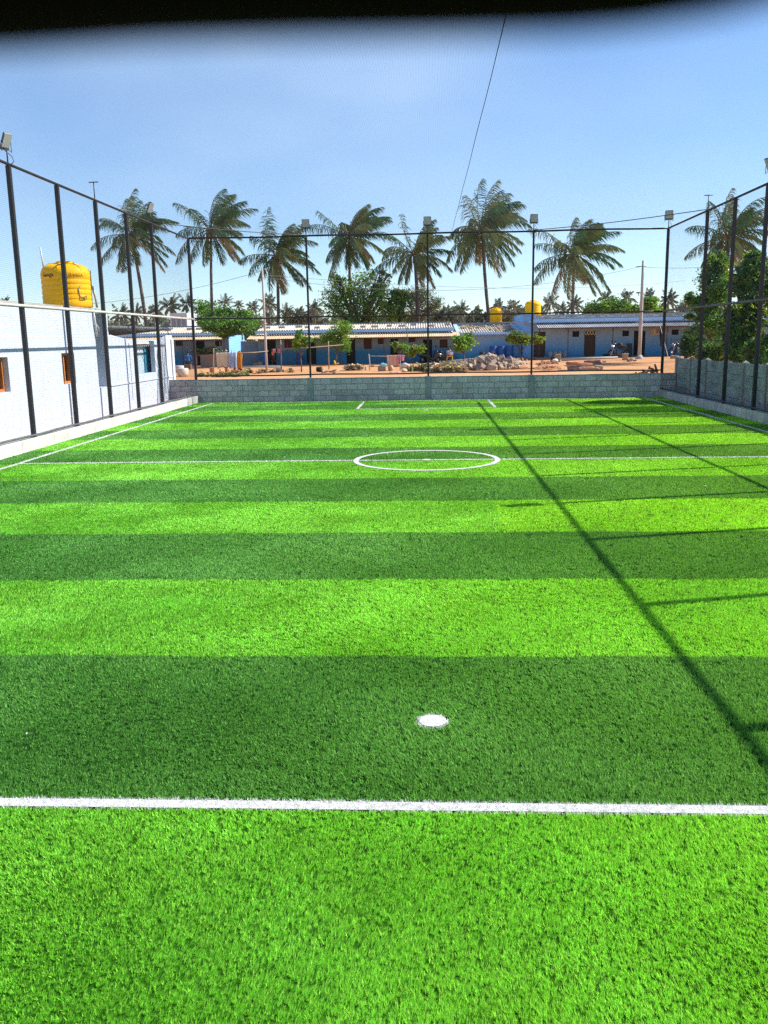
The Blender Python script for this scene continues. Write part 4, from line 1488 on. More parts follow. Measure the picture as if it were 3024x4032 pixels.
# trees behind the houses
tree('bushy_tree', 'broad bright green tree behind the left house, above the bright blue wall', (at(850, 1300, 86).x, 86, .5),
     [px_blob(870, 1250, 86, 75, 42, 2.5, 3), px_blob(810, 1230, 88, 40, 55, 1.8, 1.2), px_blob(960, 1265, 86, 55, 42, 2, 1.5), px_blob(980, 1310, 80, 30, 30, 1, .8)], 8000, .3, ['l1', 'l2', 'l2'], 21, trunk=.2, forks=9)
tree('airy_tree', 'large open-crowned tree with dark branches behind the middle of the long house', (at(1440, 1300, 82).x, 82, .5),
     [px_blob(1340, 1180, 82, 90, 88, 2.2, 2.4), px_blob(1440, 1150, 83, 90, 90, 2.2, 2.2), px_blob(1505, 1195, 82, 44, 85, 2, 1.2), px_blob(1400, 1230, 82, 100, 60, 2.4, 1.5), px_blob(1330, 1105, 82, 40, 35, 1, .4), px_blob(1510, 1090, 82, 26, 36, 1, .35)],
     7600, .26, ['l2', 'l1', 'l1', 'l4'], 22, trunk=.22, forks=30, flat=1.0)
tree('lime_tree', 'lime green leafy tree right of the large open-crowned tree', (at(1575, 1300, 80).x, 80, .5),
     [px_blob(1570, 1170, 80, 36, 30, 1.2, 1.4), px_blob(1555, 1225, 80, 50, 45, 1.6, 1.8)], 3800, .26, ['l5', 'l2', 'l3'], 23, trunk=.14, forks=8)
tree('thorn_tree', 'wide grey-green thorn tree behind the palm beside the middle fence post', (at(1625, 1300, 95).x, 95, .5),
     [px_blob(1640, 1160, 95, 75, 28, 2.2, 2), px_blob(1710, 1195, 95, 40, 30, 1.6, 1), px_blob(1640, 1215, 95, 70, 50, 2, 1.6), px_blob(1600, 1260, 95, 55, 30, 1.6, .8)], 7000, .2, ['l4', 'fr1', 'farp2'], 24, trunk=.16, forks=22, flat=1)
tree('bushy_tree', 'round dark green bush behind the grey-roofed house, under small palms', (at(2390, 1250, 88).x, 88, .5),
     [px_blob(2385, 1212, 88, 70, 28, 2.4, 2), px_blob(2330, 1225, 88, 30, 22, 1.4, .8), px_blob(2440, 1215, 88, 40, 28, 1.5, 1)], 5200, .3, ['l2', 'l3', 'l1'], 25, trunk=.16, forks=8)
tree('bushy_tree', 'bright green leafy tree beside the leaning utility pole, behind the grey roof', (at(2560, 1250, 86).x, 86, .5),
     [px_blob(2555, 1205, 86, 30, 38, 1.4, 1.4), px_blob(2500, 1225, 86, 40, 22, 1.4, 1), px_blob(2600, 1230, 86, 30, 16, 1.2, .6)], 3600, .28, ['l5', 'l1', 'l2'], 26, trunk=.14, forks=8)

# trees behind the precast wall
tree('leafy_tree', 'tall dense tree with mixed dark and glossy leaves behind the precast wall', (11.6, 36.0, .0),
     [px_blob(2825, 1120, 35, 48, 100, 1.0, 2.6), px_blob(2822, 1040, 35, 34, 45, .6, 1.0), px_blob(2760, 1215, 35.5, 36, 50, .7, 1.0), px_blob(2722, 1175, 36, 18, 30, .3, .3), px_blob(2715, 1250, 36, 14, 20, .3, .2), px_blob(2805, 1270, 34.5, 58, 70, .8, 1.3)],
     13000, .14, ['l2', 'l1', 'l6', 'l5'], 31, trunk=.11, forks=16, clump=150)
tree('leafy_tree', 'tall dark tree right of the precast wall tree, its top just under the palm fronds', (11.75, 32.2, 0),
     [px_blob(2965, 1080, 32, 48, 60, .9, 2), px_blob(2915, 1110, 32.4, 22, 60, .6, .9), px_blob(3010, 1140, 32, 50, 90, 1.0, 2), px_blob(2955, 1015, 32, 22, 26, .4, .5)],
     13000, .15, ['l2', 'l1', 'l6', 'l5'], 32, trunk=.12, forks=14, clump=110)
tree('weeping_tree', 'narrow weeping tree with hanging yellow-green leaf tips beyond the right netting', (10.9, 31.0, 0),
     [px_blob(2905, 1290, 31, 40, 130, .45, 2), px_blob(2960, 1265, 31, 36, 130, .45, 2), px_blob(2945, 1380, 31, 34, 70, .4, .8)], 12000, .19, ['l3', 'l2', 'l3', 'l5'], 33, trunk=.08, forks=4, flat=.25, droop=1.0)
tree('shrub', 'leafy low shrub behind the precast wall, under the dense tree', (10.3, 33.6, .9),
     [px_blob(2830, 1385, 33.0, 55, 50, .5, 1), px_blob(2780, 1400, 33.3, 40, 35, .4, .7)], 3600, .13, ['l2', 'l1', 'l4', 'l3'], 34, trunk=.04, forks=6, cat='shrub')
tree('shrub', 'spiky pale green shrub at the right edge behind the precast wall', (10.35, 29.5, .9),
     [px_blob(2965, 1400, 29.4, 40, 45, .4, 1), px_blob(3015, 1380, 29, 40, 55, .5, 1)], 2600, .22, ['l4', 'l1', 'l2'], 35, trunk=.04, forks=6, cat='shrub', flat=1.2)
tree('shrub', 'dark flowering bush behind the first post of the precast wall', (10.4, 36.4, .6),
     [px_blob(2715, 1360, 36.4, 30, 45, .5, 1), px_blob(2750, 1330, 37, 40, 60, .6, 1)], 3400, .14, ['l3', 'l2', 'l3'], 36, trunk=.04, forks=6, cat='shrub')
tree('leafy_tree', 'tree outside the right edge whose crown shadow falls across the far turf', (12.6, 28.6, 0),
     [((12.5, 28.9, 4.4), (1.3, 1.2, 1.5), 2), ((12.3, 29.2, 5.7), (.9, .7, .6), 1), ((13.2, 28.4, 3.4), (1.1, 1.0, 1.2), 1.4)], 9000, .2, ['l2', 'l3', 'l1'], 37, trunk=.12, forks=10)


for i, (yb, hb) in enumerate(((25.2, .5), (22.6, .42), (20.1, .3), (17.5, .45), (14.6, .35), (11.5, .45), (8.4, .4))):
    tree('shrub', 'low shrub growing against the precast wall beyond the right edge', (9.95, yb, 0),
         [((9.9, yb, 1.25 + hb * .5), (.22, 1.15, .35 + hb * .4), 2), ((9.88, yb + .6, 1.5 + hb * .4), (.15, .3, .25), .5)], 1100, .13, ['l2', 'l3', 'l1'], 140 + i,
         trunk=.03, forks=5, cat='shrub', group='low shrubs behind the precast wall')

# ------------------------------------------------------------------ coconut palms
def palm_geometry(crown, Lf, seed, nfr=26, wind=.55, n_leaf=44, dry=.22, mats=(0, 1, 2), w=.055, sparse=1.0, lift=0.0):
    """Fronds with drooping leaflets blown by the wind towards +X; returns leaflet arrays and rib paths."""
    r = np.random.default_rng(seed)
    Vs, Ms, ribs = [], [], []
    c = np.array(crown)
    for i in range(nfr):
        az = i * 2.39996 + r.uniform(-.5, .5)
        age = (i + .5) / nfr
        el = rad(82) - age ** 1.25 * rad(145) + r.uniform(-.2, .2) + lift
        L_ = Lf * r.uniform(.72, 1.12) * (1 - .25 * max(0, .18 - age) / .18) * (1 - .2 * max(0, age - .8) / .2)
        d = np.array([math.cos(az) * math.cos(el), math.sin(az) * math.cos(el), math.sin(el)])
        d = d + np.array([wind * (.12 + .45 * max(0, .55 - age)), .05, 0])
        d /= np.linalg.norm(d)
        bend = (.7 + .8 * r.random()) * (.55 + 1.6 * age * (1 - age))
        p = c + np.array([math.cos(az), math.sin(az), 0]) * .12
        pts = [p.copy()]
        ns = 14
        dirs = []
        for k in range(ns):
            t_ = (k + 1) / ns
            g_ = np.array([wind * .75 * t_ * (1.3 - age), 0, -bend * t_ * 1.15])
            d = d + g_ / ns * 1.6
            d /= np.linalg.norm(d)
            p = p + d * L_ / ns
            pts.append(p.copy())
            dirs.append(d.copy())
        pts = np.array(pts)
        ribs.append(pts)
        m = mats[0] if age < .55 else mats[1]
        if r.random() < .35:
            m = mats[1] if m == mats[0] else mats[0]
        if age > 1 - dry and r.random() < .4:
            m = mats[2]
        nl = int(n_leaf * sparse)
        for sgn in (-1, 1):
            tt = np.linspace(.16, .995, nl) + r.uniform(-.008, .008, nl)
            fi = np.clip(tt * ns, 0, ns - 1e-3)
            i0 = fi.astype(int)
            fr = (fi - i0)[:, None]
            bp = pts[i0] * (1 - fr) + pts[i0 + 1] * fr
            dr = np.array(dirs)[np.clip(i0, 0, ns - 1)]
            side = np.cross(dr, np.array([0, 0, 1.0]))
            nn = np.linalg.norm(side, axis=1)[:, None]
            side = np.where(nn > .08, side / np.maximum(nn, 1e-6), np.array([math.sin(az), -math.cos(az), 0]))
            up = np.cross(side, dr)
            ld = side * sgn * .46 + dr * .55 + np.array([wind * .38, 0, -.50 - .15 * age]) + r.normal(0, .15, (nl, 3))
            ld /= np.linalg.norm(ld, axis=1)[:, None]
            ll = Lf * .28 * np.sin(np.pi * (.12 + .84 * tt)) ** .6 * r.uniform(.75, 1.15, nl)
            ll = ll[:, None]
            tip2 = ld + np.array([wind * .45, 0, -.9])
            tip2 /= np.linalg.norm(tip2, axis=1)[:, None]
            mid = bp + ld * ll * .55
            tip = mid + tip2 * ll * .5
            wv = np.cross(ld, np.array([.2, .9, .3]))
            wv /= np.maximum(np.linalg.norm(wv, axis=1)[:, None], 1e-6)
            wv = wv * w * .5
            q = np.stack([bp - wv * .5, bp + wv * .5, mid + wv, mid - wv, mid - wv, mid + wv, tip + wv * .12, tip - wv * .12], 1)
            Vs.append(q.reshape(-1, 3))
            Ms.append(np.full(nl * 2, m))
    V = np.concatenate(Vs)
    return V, np.arange(len(V)).reshape(-1, 4), np.concatenate(Ms), ribs


def big_palm(label, cu, cv, bu, bv, Y, Rpx, seed, tr=.14, nfr=32, wind=.85, dry=.14, coconuts=True, lean_y=0.0):
    crown = at(cu, cv, Y)
    foot = at(bu, bv, Y)
    # carry the visible trunk on down to the ground
    k = (crown.z - .3) / max(.1, crown.z - foot.z)
    base = Vector((crown.x + (foot.x - crown.x) * min(k, 1.35), Y + lean_y, .3))
    o = empty('coconut_palm', base, label, 'palm tree', 'tall coconut palms behind the houses')
    Lf = Rpx * Y / FPX * 1.25
    V, F, mi, ribs = palm_geometry(tuple(crown), Lf, seed, nfr, wind, dry=dry, w=.05 * Y / 80, lift=.02)
    arrays('frond_leaves', V, F, [K['fr1'], K['fr2'], K['fr3']], mi, parent=o)
    t = MB()
    for p in ribs:
        t.tube([tuple(x) for x in p[::2]], list(np.linspace(.045, .008, len(p[::2]))), 5)
    t.build('frond_ribs', K['rachis'], o)
    t = MB()
    ctr = [base - Vector((0, 0, .3))]
    for s in np.linspace(.1, 1, 14):
        p = base.lerp(crown, s)
        bow = math.sin(math.pi * s) * .25
        ctr.append(p + Vector((bow * (1 if seed % 2 else -1) * .6, 0, 0)))
    ra = [tr * 1.5] + [tr * (1.12 - .34 * s) * (1 + .05 * math.sin(40 * s)) for s in np.linspace(.1, 1, 14)]
    t.tube(ctr, ra, 10)
    t.build('trunk', K['bark'], o)
    if coconuts:
        t = MB()
        q = random.Random(seed)
        for i in range(16):
            a = q.uniform(0, 6.28)
            t.rock(crown + Vector((.42 * math.cos(a), .42 * math.sin(a), -.25 - .5 * q.random())), (.22, .22, .28), seed=i, rough=.08)
        t.build('coconut_bunch', K['coco'], o)
    # hanging old leaf bases below the crown
    t = MB()
    q = random.Random(seed + 50)
    for i in range(14):
        a = q.uniform(0, 6.28)
        p0 = crown + Vector((.12 * math.cos(a), .12 * math.sin(a), -.1))
        t.tube([p0, p0 + Vector((.3 * math.cos(a), .3 * math.sin(a), .1)), p0 + Vector((.42 * math.cos(a), .42 * math.sin(a), -.55 - .4 * q.random()))], [.05, .035, .015], 5)
    t.build('leaf_bases', K['fr3'], o)
    return o


big_palm('leftmost tall coconut palm, leaning, right of the big yellow tank', 517, 925, 573, 1288, 80, 142, 1, tr=.17)
big_palm('second coconut palm from the left, with a straight thin trunk and golden lower fronds', 831, 905, 841, 1247, 84, 150, 2, tr=.15, dry=.2, nfr=29, wind=1.0)
big_palm('third coconut palm from the left, shorter, beside the leaning grey pole', 1088, 1005, 1088, 1247, 84, 140, 3, tr=.16, nfr=30, wind=.75)
big_palm('coconut palm rising behind the open-crowned tree with brown hanging fronds', 1376, 937, 1389, 1250, 84, 140, 4, tr=.15, dry=.24, nfr=34, wind=.9)
big_palm('short coconut palm with coconuts behind the middle floodlight post', 1632, 1000, 1640, 1247, 82, 132, 5, tr=.18, nfr=27, wind=.7)
big_palm('largest coconut palm with a curved trunk, right of the middle floodlight', 1898, 905, 1934, 1223, 82, 162, 6, tr=.16, nfr=38, dry=.2, wind=.8)
big_palm('coconut palm left of the leaning utility pole, above the grey-roofed house', 2258, 1000, 2244, 1241, 82, 150, 7, tr=.15, nfr=35, wind=1.05)
big_palm('wind-blown coconut palm behind the tree at the right edge', 2868, 930, 2880, 1250, 60, 150, 8, tr=.15, dry=.35)

# small palms along the horizon
far_proto = {}


def far_palm(label, u, v, Y, rpx, seed):
    crown = at(u, v, Y)
    key = seed % 4
    R0 = 2.6
    if key not in far_proto:
        o = empty('small_palm', (0, 0, 0), label, 'palm tree', 'small distant palms along the horizon')
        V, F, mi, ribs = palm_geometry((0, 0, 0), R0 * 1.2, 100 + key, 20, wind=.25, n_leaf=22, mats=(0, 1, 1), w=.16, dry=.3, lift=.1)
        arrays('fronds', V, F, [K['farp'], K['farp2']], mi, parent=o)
        t = MB()
        t.tube([(0, 0, 0), (.1, 0, -4), (.25 - .12 * key, 0, -14)], [.14, .16, .2], 7)
        t.build('trunk', K['bark'], o)
        far_proto[key] = o
        o.location = crown
        o.scale = (rpx * Y / FPX / R0,) * 3
        return o
    return copy_tree(far_proto[key], crown, label, rz=rnd.uniform(-.9, .9), scale=rpx * Y / FPX / R0)


FP = [('tiny palm just showing over the white house roof at the left edge', 21, 1190, 190, 24),
      ('small palm with drooping grey fronds behind the white porch roof', 476, 1243, 150, 44),
      ('small palm left of the leaning trunk of the leftmost tall palm', 535, 1235, 160, 38),
      ('small palm right of the leaning trunk of the leftmost tall palm', 605, 1232, 160, 36),
      ('dark small palm above the satellite dish', 670, 1205, 150, 44),
      ('pale small palm left of the corner post of the netting', 735, 1198, 150, 40),
      ('small palm peeping over the bright green tree, right of the thin straight trunk', 884, 1192, 190, 32),
      ('small palm tip over the crown of the bright green tree', 938, 1203, 230, 22),
      ('small palm between the bright green tree and the leaning grey pole', 996, 1208, 190, 28),
      ('taller small palm right behind the leaning grey pole', 1060, 1198, 170, 40),
      ('low small palm right of the third tall palm trunk', 1124, 1228, 190, 32),
      ('low dark small palm halfway between the third tall palm and the next fence post', 1176, 1240, 210, 30),
      ('pale small palm close to the fence post left of the open-crowned tree', 1238, 1220, 170, 38),
      ('small upright palm left of the small yellow tank', 1813, 1222, 170, 36),
      ('small palm hidden behind the small yellow tank', 1962, 1212, 180, 34),
      ('small palm between the two yellow tanks behind the houses', 2016, 1218, 170, 40),
      ('small palm right of the banded yellow tank', 2166, 1198, 160, 40),
      ('low dull palm left of the trunk of the palm over the grey-roofed house', 2207, 1222, 200, 32),
      ('small palm right of the trunk of the palm over the grey-roofed house', 2260, 1203, 170, 38),
      ('small palm above the round dark bush', 2383, 1178, 190, 32),
      ('small spreading palm left of the leaning utility pole', 2468, 1176, 190, 36),
      ('small palm behind the leaning utility pole', 2556, 1168, 190, 32),
      ('dark small palm left of the right corner post of the netting', 2632, 1182, 180, 40),
      ('low palm half hidden by the tree at the right', 2690, 1215, 190, 30)]
for i, (lab, u, v, Y, r_) in enumerate(FP):
    far_palm(lab, u, v, Y, r_, i)

# far belt of trees
r = np.random.default_rng(5)
bl = []
for u in range(-900, 4000, 60):
    Y = 230 + r.uniform(-30, 30)
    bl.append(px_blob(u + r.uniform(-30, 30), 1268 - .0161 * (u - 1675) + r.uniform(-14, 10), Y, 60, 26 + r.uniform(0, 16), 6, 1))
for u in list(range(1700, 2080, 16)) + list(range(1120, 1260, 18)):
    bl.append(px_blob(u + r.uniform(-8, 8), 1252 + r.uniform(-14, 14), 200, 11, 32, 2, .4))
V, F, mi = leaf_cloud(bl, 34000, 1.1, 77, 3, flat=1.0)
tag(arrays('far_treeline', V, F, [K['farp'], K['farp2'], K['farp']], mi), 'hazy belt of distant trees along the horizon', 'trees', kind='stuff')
# a far white building seen between palms
fb = empty('far_building', (at(715, 1250, 140).x, 140, 0), 'distant pale building beyond the left house, behind the satellite dish', 'building')
t = MB()
a, b = at(672, 1292, 140), at(735, 1232, 140)
t.span((a.x, 140, 0), (b.x, 146, b.z))
t.build('wall', K['whitewash'], fb)
for i in range(3):
    t = MB()
    x = a.x + (b.x - a.x) * (.2 + .3 * i)
    t.span((x - .3, 139.93, b.z - 2.0), (x + .3, 139.99, b.z - .9))
    t.build('window', K['bluegrey'], fb)

# ------------------------------------------------------------------ poles and wires
def pole(name, label, top, foot, r0, r1, cat='pole', Y=None, arm=None, lampd=False, matl='greywood'):
    b = gnd(*foot) if Y is None else Vector((at(*foot, Y).x, Y, gz(at(*foot, Y).x, Y)))
    tp = at(*top, b.y)
    o = empty(name, b, label, cat)
    t = MB()
    t.tube([b - Vector((0, 0, .4)), b.lerp(tp, .35), b.lerp(tp, .7), tp], [r0, r0 * .9, (r0 + r1) / 2, r1], 8)
    t.build('shaft', K[matl], o)
    return o, b, tp


up, ub, ut = pole('utility_pole', 'leaning pale utility pole in front of the grey-roofed house', (2533, 1026), (2517, 1414), .135, .085)
t = MB()
c = at(2528, 1050, ub.y)
t.tube([c + Vector((-.45, -.1, 0)), c + Vector((.3, -.1, .02))], .022, 6)
t.build('crossarm', K['dsteel'], up)
t = MB()
c2 = at(2516, 1165, ub.y)
t.tube([c2, c2 + Vector((-.15, -.3, .22))], .025, 6)
t.box(c2 + Vector((-.17, -.42, .2)), (.2, .3, .1), bev=.02)
t.build('street_lamp', K['dish'], up)
t = MB()
for i in range(5):
    p = ub.lerp(ut, .36 + .012 * i)
    t.lathe([(.12, 0), (.15, .02), (.12, .04)], p, 10)
t.tube([ub.lerp(ut, .4) + Vector((-.2, -.1, 0)), ub.lerp(ut, .36) + Vector((-.34, -.15, .05))], .03, 6)
t.build('cable_wrap', K['greywood'], up)
t = MB()
t.lathe([(.3, -.1), (.27, .12), (.15, .3)], ub, 12)
t.build('footing', K['concrete'], up)
lp, lb, lt = pole('utility_pole', 'thin weathered utility pole left of the running child', (1032, 1054), (1051, 1470), .085, .06)
t = MB()
for z in (.47, .52):
    p = lb.lerp(lt, z)
    t.tube([p + Vector((-.16, -.06, 0)), p + Vector((.16, -.06, .04))], .03, 6)
t.build('rope_binding', K['sack'], lp)
sp_, sb, st = pole('street_light', 'thin curved street light before the long house', (1603, 1290), (1606, 1432), .045, .035, 'street light', Y=68.0, matl='dsteel')
t = MB()
t.tube([st, st + Vector((-.1, 0, .25)), st + Vector((-.45, 0, .36)), st + Vector((-.85, 0, .33))], .03, 6)
t.build('arm', K['steel'], sp_)
WR = [((2528, 1049), ub.y, (1034, 1090), lb.y, 'power wire from the leaning utility pole across the palms to the thin pole', 1.2),
      ((1034, 1066), lb.y, (-60, 1200), 60, 'power wire from the thin pole away to the left above the yellow tank', .8),
      ((2530, 1052), ub.y, (3300, 960), 66, 'short power wire from the leaning utility pole to the right', .6),
      ((1036, 1082), lb.y, (2700, 1105), 96, 'lower pale wire behind the trunks of the tall palms', .8)]
for (ua, ya, ub_, yb, lab, sag) in WR:
    a, b = at(*ua, ya), at(*ub_, yb)
    t = MB()
    t.tube([a.lerp(b, s) - Vector((0, 0, sag * 4 * s * (1 - s))) for s in np.linspace(0, 1, 20)], .012, 5)
    tag(t.build('power_wire', K['wire'], origin=a), lab, 'wire')
gw = MB()
gw.tube([at(2600, 1285, 67.5), gnd(2632, 1412)], .02, 5)
tag(gw.build('stay_rope', K['sack'], origin=gnd(2632, 1412)), 'pale stay rope slanting to the ground right of the sign board', 'rope')

# satellite dish on the left house
p = at(654, 1283, 66)
o = empty('satellite_dish', p - Vector((0, 0, .5)), 'grey satellite dish on the roof left of the corner post', 'satellite dish')
t = MB()
R = Matrix.Rotation(rad(-35), 3, 'Z') @ Matrix.Rotation(rad(62), 3, 'X')
vs, fs = [], []
for i in range(6):
    for j in range(20):
        rr_ = .27 * i / 5
        w = j * math.pi / 10
        vs.append(p + R @ Vector((rr_ * math.cos(w), rr_ * .85 * math.sin(w), .35 * rr_ * rr_)))
for i in range(5):
    for j in range(20):
        fs.append((i * 20 + j, i * 20 + (j + 1) % 20, (i + 1) * 20 + (j + 1) % 20, (i + 1) * 20 + j))
t.add(vs, fs, sm=True)
t.build('reflector', K['dish'], o)
t = MB()
t.tube([p + R @ Vector((0, .1, 0)), p + Vector((.1, .15, -.9))], .03, 6)
t.tube([p + R @ Vector((0, -.2, .03)), p + R @ Vector((0, -.05, .27))], .015, 6)
t.build('mount', K['dsteel'], o)


# ------------------------------------------------------------------ clotheslines and washing
def cloth(name, label, a, b, drop, matl, seed, cat='cloth', trim=None, fold=.05, back=.35):
    """A cloth hung over a rail between a and b, folds running down it."""
    a, b = Vector(a), Vector(b)
    q = random.Random(seed)
    ph = q.uniform(0, 6)
    n, mrow = 26, 14
    vs, fs, mi = [], [], []
    L_ = (b - a).length
    rows = [-back * drop * (1 - j / 4) for j in range(4)] + [drop * j / mrow for j in range(mrow + 1)]
    for rj in rows:
        for i in range(n + 1):
            s = i / n
            p = a.lerp(b, s)
            d = abs(rj)
            y = (-.05 if rj >= 0 else .05) - (1 if rj > 0 else -1) * fold * min(1, d / .25) * (math.sin(s * 17 + ph) + .5 * math.sin(s * 31 + 2 * ph)) * .6
            dz = d * (1 + .04 * math.sin(s * 9 + ph) + .03 * math.sin(s * 23))
            x = (s - .5) * -.12 * L_ * min(1, d / drop) * (.6 + .4 * math.sin(ph))
            vs.append(p + Vector((x, y, .03 - dz)))
    for j in range(len(rows) - 1):
        for i in range(n):
            k = j * (n + 1) + i
            fs.append((k, k + 1, k + n + 2, k + n + 1))
            mi.append(1 if trim and (j > len(rows) - 3) else 0)
    t = MB()
    q0 = len(vs)
    t.add(vs, fs, 0, True)
    t.mi = mi
    ob = t.build(name, [matl, trim or matl], origin=a)
    md = ob.modifiers.new('thickness', 'SOLIDIFY')
    md.thickness = .012
    return tag(ob, label, cat)


def line_stand(name, label, posts, rails, matl='wood', r=.04):
    """posts: (top px, foot px) ; rails between indexes at photo pixels."""
    bs = []
    o = None
    for tp, ft in posts:
        b = gnd(*ft)
        if o is None:
            o = empty(name, b, label, 'clothesline')
        top = at(*tp, b.y)
        t = MB()
        mid_ = b.lerp(top, .5) + Vector((rnd.uniform(-.04, .04), 0, 0))
        t.tube([b - Vector((0, 0, .3)), mid_, top], [r * 1.1, r, r * .85], 7)
        t.build('post', K[matl], o)
        bs.append((b, top))
    for (u0, v0, y0), (u1, v1, y1) in rails:
        a, b = at(u0, v0, y0), at(u1, v1, y1)
        t = MB()
        t.tube([a, a.lerp(b, .5) + Vector((0, 0, -.03)), b], [r * .75, r * .7, r * .6], 7)
        t.build('rail', K[matl], o)
    return o, bs


y1 = gnd(*r2(500, 682)).y
y2 = lb.y
line_stand('clothesline', 'wooden pole clothesline left, hung with towels', [(r2(500, 460), r2(500, 680)), (r2(718, 500), r2(718, 672)), (r2(865, 400), r2(868, 580))],
           [((*r2(495, 503), y1), (*r2(720, 495), y1)), ((*r2(715, 496), y1), (*r2(945, 482), y2))])
line_stand('clothesline', 'bare wooden clothesline between the saplings before the long house', [(r2(1047, 390), r2(1052, 655)), (r2(1437, 400), r2(1443, 630))],
           [((*r2(1045, 466), gnd(*r2(1052, 655)).y), (*r2(1560, 430), gnd(*r2(1443, 630)).y))])
ym = gnd(*r3(320, 645)).y
line_stand('clothesline', 'low grey clothesline in the yard carrying the rose towel', [(r3(315, 505), r3(322, 642)), (r3(572, 515), r3(575, 640))],
           [((*r3(312, 521), ym), (*r3(610, 520), ym))], matl='greywood', r=.035)


def rail_pt(f, x, y, Y):
    return at(*f(x, y), Y)


k = y1 / FPX * .4822
cloth('towel', 'cream towel with red lower edge hanging on the left clothesline', rail_pt(r2, 522, 502, y1), rail_pt(r2, 622, 499, y1), 118 * k, K['beigetowel'], 1, 'towel', trim=K['redtrim'])
cloth('hanging_cloth', 'pale blue and white cloth hanging next to the cream towel', rail_pt(r2, 622, 498, y1 - .05), rail_pt(r2, 690, 496, y1 - .05), 125 * k, K['palecloth'], 2, fold=.09)
cloth('hanging_cloth', 'red and white striped cloth hanging low behind the pale blue one', rail_pt(r2, 655, 498, y1 + .12), rail_pt(r2, 690, 497, y1 + .12), 142 * k, K['redcloth'], 3, fold=.07)
cloth('hanging_cloth', 'ochre cloth with dark navy lower part hanging at the end of the washing', rail_pt(r2, 690, 497, y1 + .02), rail_pt(r2, 732, 495, y1 + .02), 140 * k, K['ochre'], 4, trim=K['navy'])
yy_ = gnd(*r2(1052, 655)).y
cloth('hanging_cloth', 'small pale pink cloth on the bare clothesline beside its first post', rail_pt(r2, 985, 470, yy_ + .1), rail_pt(r2, 1010, 468, yy_ + .1), 30 * k, K['pinktowel'], 5)
cloth('hanging_cloth', 'small orange cloth hanging at the first post of the bare clothesline', rail_pt(r2, 1022, 466, yy_), rail_pt(r2, 1043, 466, yy_), 38 * k, K['orangecloth'], 6)
cloth('hanging_cloth', 'small navy cloth between the pink and orange ones on the bare clothesline', rail_pt(r2, 1009, 468, yy_ + .05), rail_pt(r2, 1023, 467, yy_ + .05), 26 * k, K['navy'], 16)
t = MB()
t.tube([rail_pt(r2, 980, 470, yy_ + .05), rail_pt(r2, 1047, 466, yy_)], .012, 5)
tag(t.build('washing_string', K['sack'], origin=rail_pt(r2, 1047, 466, yy_)), 'short washing string tied to the bare clothesline', 'string')
k = ym / FPX * .4822
cloth('towel', 'rose striped towel folded over the low grey clothesline', rail_pt(r3, 462, 521, ym), rail_pt(r3, 565, 520, ym), 80 * k, K['rosetowel'], 7, 'towel', fold=.03)
cloth('hanging_cloth', 'pink cloth bunched at the end of the low grey clothesline', rail_pt(r3, 553, 516, ym - .08), rail_pt(r3, 607, 520, ym - .08), 44 * k, K['pinktowel'], 8, fold=.1)
t = MB()
a, b = at(*r4(1258, 285), 68.5), at(*r4(1255, 440), 68.5)
t.tube([a, a.lerp(b, .5), b.lerp(a, .12), b], [.16, .18, .10, .12], 10)
tag(t.build('hanging_trousers', K['darkcloth'], origin=a), 'dark trousers hanging from the verandah beside the sign board', 'trousers')
t = MB()
a, b = at(*r4(1093, 350), 69.2), at(*r4(1090, 388), 69.2)
t.tube([a, a.lerp(b, .5), b], [.03, .05, .06], 8)
tag(t.build('hanging_bag', K['sack'], origin=a), 'small pale bag hanging in the dark doorway behind the utility pole', 'bag')


# ------------------------------------------------------------------ people
def skin_obj(name, J, E, rr, matl, parent, lev=1, root=0):
    me = bpy.data.meshes.new(name)
    me.from_pydata([tuple(p) for p in J], E, [])
    ob = bpy.data.objects.new(name, me)
    C.objects.link(ob)
    ob.modifiers.new('skin', 'SKIN')
    if not me.skin_vertices:
        bm = bmesh.new()
        bm.from_mesh(me)
        bm.verts.layers.skin.verify()
        bm.to_mesh(me)
        bm.free()
    for i, s in enumerate(me.skin_vertices[0].data):
        q = rr[i]
        s.radius = q if isinstance(q, tuple) else (q, q)
        s.use_root = (i == root)
    sb_ = ob.modifiers.new('smooth', 'SUBSURF')
    sb_.levels = sb_.render_levels = lev
    dg = bpy.context.evaluated_depsgraph_get()
    m2 = bpy.data.meshes.new_from_object(ob.evaluated_get(dg))
    bpy.data.objects.remove(ob)
    m2.materials.clear()
    m2.materials.append(matl)
    for p_ in m2.polygons:
        p_.use_smooth = True
    ob = bpy.data.objects.new(name, m2)
    C.objects.link(ob)
    ob.parent = parent
    return ob


